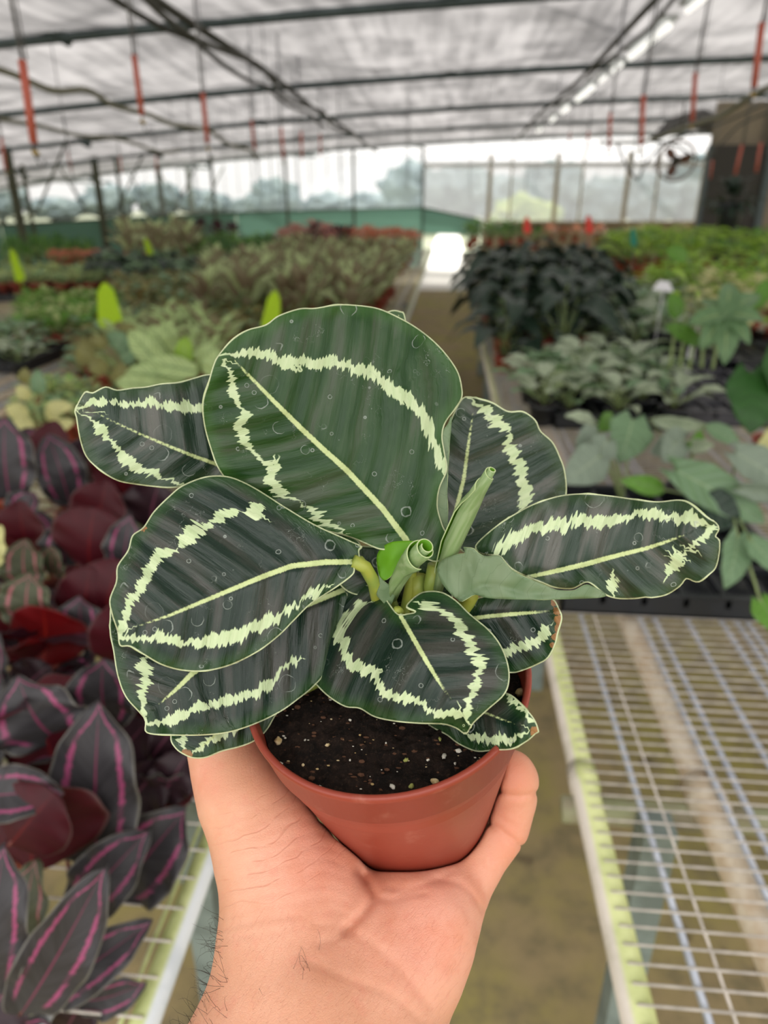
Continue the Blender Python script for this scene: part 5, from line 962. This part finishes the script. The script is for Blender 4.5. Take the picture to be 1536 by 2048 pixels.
# fine thumb base wrinkles: curved arcs
for j in range(11):
    y0 = 1600+j*23; g = segd(QQ, crm([(430+j*2, y0+52), (520, y0+18+j*2), (600+j*7, y0-12+j*3), (660+j*5, y0-5+j*4)], 10, False)); dl += .00032*np.exp(-(g/3.2)**2)
D[ii] += dl*front
def surfnets(D, lo, h):
    s = D < 0; nx, ny, nz = D.shape; c = np.zeros((nx-1, ny-1, nz-1), np.int8)
    for i in (0, 1):
        for j in (0, 1):
            for k2 in (0, 1): c += s[i:nx-1+i, j:ny-1+j, k2:nz-1+k2]
    act = (c > 0) & (c < 8); idx = -np.ones(c.shape, np.int64); I, J, K = np.where(act); idx[I, J, K] = np.arange(len(I)); acc = np.zeros((len(I), 3)); cnt_ = np.zeros(len(I))
    for ax_ in range(3):
        for u in (0, 1):
            for v in (0, 1):
                o0 = [0, 0, 0]; oth = [q for q in range(3) if q != ax_]; o0[oth[0]] = u; o0[oth[1]] = v; o1 = list(o0); o1[ax_] = 1
                a = D[I+o0[0], J+o0[1], K+o0[2]]; b_ = D[I+o1[0], J+o1[1], K+o1[2]]; m = (a < 0) != (b_ < 0); t = np.where(m, a/np.where(m, a-b_, 1), 0)
                p = np.tile(np.array(o0, float), (len(I), 1)); p[:, ax_] = t; acc[m] += p[m]; cnt_[m] += 1
    V_ = lo+h*(np.stack([I, J, K], 1)+acc/cnt_[:, None]); F_ = []
    for ax_ in range(3):
        oth = [(1, 2), (2, 0), (0, 1)][ax_]; sl0 = [slice(None)]*3; sl1 = [slice(None)]*3; sl0[ax_] = slice(0, -1); sl1[ax_] = slice(1, None)
        e = s[tuple(sl0)] != s[tuple(sl1)]; ins = s[tuple(sl0)]; ei = np.array(np.where(e)).T
        ok = (ei[:, oth[0]] > 0) & (ei[:, oth[1]] > 0) & (ei[:, oth[0]] < c.shape[oth[0]]) & (ei[:, oth[1]] < c.shape[oth[1]]) & (ei[:, ax_] < c.shape[ax_]); ei = ei[ok]
        q = []
        for du, dv in ((1, 1), (0, 1), (0, 0), (1, 0)):
            g = ei.copy(); g[:, oth[0]] -= du; g[:, oth[1]] -= dv; q.append(idx[g[:, 0], g[:, 1], g[:, 2]])
        q = np.stack(q, 1); fl = ins[ei[:, 0], ei[:, 1], ei[:, 2]]; q[~fl] = q[~fl][:, ::-1]; F_.append(q[(q >= 0).all(1)])
    return V_, np.vstack(F_)
V_, F_ = surfnets(D, lo, h); print('hand verts', len(V_))
# two light laplacian passes
nb = np.zeros_like(V_); ct = np.zeros(len(V_))
for _ in range(4):
    nb[:] = 0; ct[:] = 0
    for a in range(4):
        np.add.at(nb, F_[:, a], V_[F_[:, (a+1) % 4]]); np.add.at(nb, F_[:, a], V_[F_[:, (a+3) % 4]]); np.add.at(ct, F_[:, a], 2)
    V_ = V_*.6+.4*nb/np.maximum(ct, 1)[:, None]
m = bpy.data.meshes.new('hand'); m.from_pydata(V_.tolist(), [], F_.tolist()); m.update()
rel = V_-np.array([0, 0, CAMZ]); zc = rel@np.array(CF); Qh = np.stack([768+FPX*(rel@np.array(CR))/zc, 1024-FPX*(rel@np.array(CU))/zc], 1)
def blob(cx, cy, rx, ry): return np.exp(-(((Qh[:, 0]-cx)/rx)**2+((Qh[:, 1]-cy)/ry)**2))
pink = np.clip(.9*blob(860, 1880, 150, 130)+.8*blob(660, 1700, 110, 110)+.7*blob(1025, 1650, 60, 120)+.5*blob(900, 1760, 120, 60)+.35*blob(560, 1780, 120, 160)+.6*blob(400, 1560, 50, 50)-.1, 0, 1)
tip_ = np.clip(blob(1025, 1548, 50, 50), 0, 1)
for an, ar in (('hu', Qh[:, 0]), ('hv', Qh[:, 1]), ('pink', pink), ('fingertip', tip_)):
    a_ = m.attributes.new(an, 'FLOAT', 'POINT'); a_.data.foreach_set('value', ar.astype(np.float32))
k = MT('skin'); o_ = k.obj(); pk = k.attr('pink'); n1 = k.noise(o_, 45, 4, .6); n2 = k.noise(o_, 170, 4, .6)
c = k.mix(k.step(n1, .3, .7), (.70, .345, .215), (.76, .40, .265)); c = k.mix(pk, c, k.mix(k.step(n1, .35, .65), (.74, .29, .19), (.80, .37, .27))); c = k.mix(k.math('MULTIPLY', k.step(n2, .52, .68), .22), c, (.72, .26, .18))
c = k.mix(k.attr('fingertip'), c, (.66, .25, .15))
vo = k.voro(o_, 620, 'DISTANCE_TO_EDGE'); st_ = k.n.new('ShaderNodeMapping'); k.l.new(o_, st_.inputs[0]); st_.inputs['Scale'].default_value = (1, 1, 3.2); st_.inputs['Rotation'].default_value = (.3, .5, .4)
vo.inputs['Scale'].default_value = 520; k.l.new(st_.outputs[0], vo.inputs['Vector']); hb = k.math('ADD', k.math('MULTIPLY', k.step(vo.outputs['Distance'], .0, .12), .16), k.math('MULTIPLY', k.noise(st_.outputs[0], 90, 4, .6), .9))
hu, hv = k.attr('hu'), k.attr('hv'); wn_ = k.noise(k.vec(hu, hv), .009, 2, .45)
du = k.math('SUBTRACT', hu, 430.0); dv = k.math('SUBTRACT', hv, 1470.0); rad_ = k.math('SQRT', k.math('ADD', k.math('MULTIPLY', du, du), k.math('MULTIPLY', dv, dv)))
ph_ = k.math('ADD', k.math('MULTIPLY', rad_, .24), k.math('MULTIPLY', wn_, 14.0)); wr = k.step(k.math('SINE', ph_), .86, 1.0)
msk = k.math('MULTIPLY', k.math('MULTIPLY', k.step(rad_, 120.0, 190.0), k.step(rad_, 390.0, 270.0)), k.math('MULTIPLY', k.step(hu, 400.0, 500.0), k.step(k.noise(k.vec(hu, hv), .02, 2), .38, .55)))
wr = k.math('MULTIPLY', wr, msk)
pl_ = k.noise(k.vec(k.math('ADD', k.math('MULTIPLY', hu, .045), k.math('MULTIPLY', hv, .028)), k.math('MULTIPLY', hv, .008)), 1.0, 3, .6); pw = k.math('MULTIPLY', k.step(k.math('ABSOLUTE', k.math('SUBTRACT', pl_, .5)), .012, .0), k.step(hv, 1780.0, 1850.0))
c = k.mix(k.math('MULTIPLY', wr, .26), c, (.55, .17, .10)); c = k.mix(k.math('MULTIPLY', pw, .16), c, (.60, .20, .13))
vor2 = k.voro(k.vec(k.math('ADD', hu, hv), k.math('MULTIPLY', k.math('SUBTRACT', hv, hu), .45)), 1/7.5, 'DISTANCE_TO_EDGE')
hb = k.math('ADD', k.math('MULTIPLY', hb, .6), k.math('MULTIPLY', k.step(vor2.outputs['Distance'], .0, .2), .12)); hb = k.math('SUBTRACT', hb, k.math('ADD', k.math('MULTIPLY', wr, .9), k.math('MULTIPLY', pw, .5)))
k.bump(hb, .40, .0008); k.b.inputs['Subsurface Weight'].default_value = .22; k.b.inputs['Subsurface Radius'].default_value = (1, .35, .2); k.b.inputs['Subsurface Scale'].default_value = .004
M_SKIN = k.fin(c, .48, .42)
m.materials.append(M_SKIN); m.polygons.foreach_set('use_smooth', [True]*len(m.polygons))
hand = link('person_hand', m); tag(hand, "person's bare left hand and forearm holding up the terracotta pot", 'hand')
# forearm hairs
b = MB(); r = random.Random(21); sel = np.where((Qh[:, 0] < 640) & (Qh[:, 1] > 1820) & (Qh[:, 1] < 2150) & (zc < .30))[0]; nrm = [v.vector for v in m.vertex_normals] if hasattr(m, 'vertex_normals') else None
edge_sel = [i for i in sel if abs(Vector(nrm[i]).dot(CF)) < .55]
for q in range(190):
    i = r.choice(edge_sel if q < 150 and edge_sel else list(sel)); p = Vector(V_[i]); nv = Vector(nrm[i]); tl = (P(380, 1850, .27)-P(440, 2050, .25)).normalized(); d = (nv*.8+tl*r.uniform(.1, .9)+Vector((r.uniform(-.5, .5), r.uniform(-.5, .5), r.uniform(-.6, .4)))).normalized(); L = r.uniform(.004, .011); cu = Vector((r.uniform(-1, 1), r.uniform(-1, 1), r.uniform(-1.2, .4)))*.6
    b.tube([p, p+d*L*.35, p+d*L*.65+cu*L*.25, p+d*L*.8+cu*L*.7], [.00006, .00005, .00004, .00002], 4)
hr = b.build('arm_hair', plain('dark_hair', (.02, .012, .008), .5), hand); hr['kind'] = 'stuff'
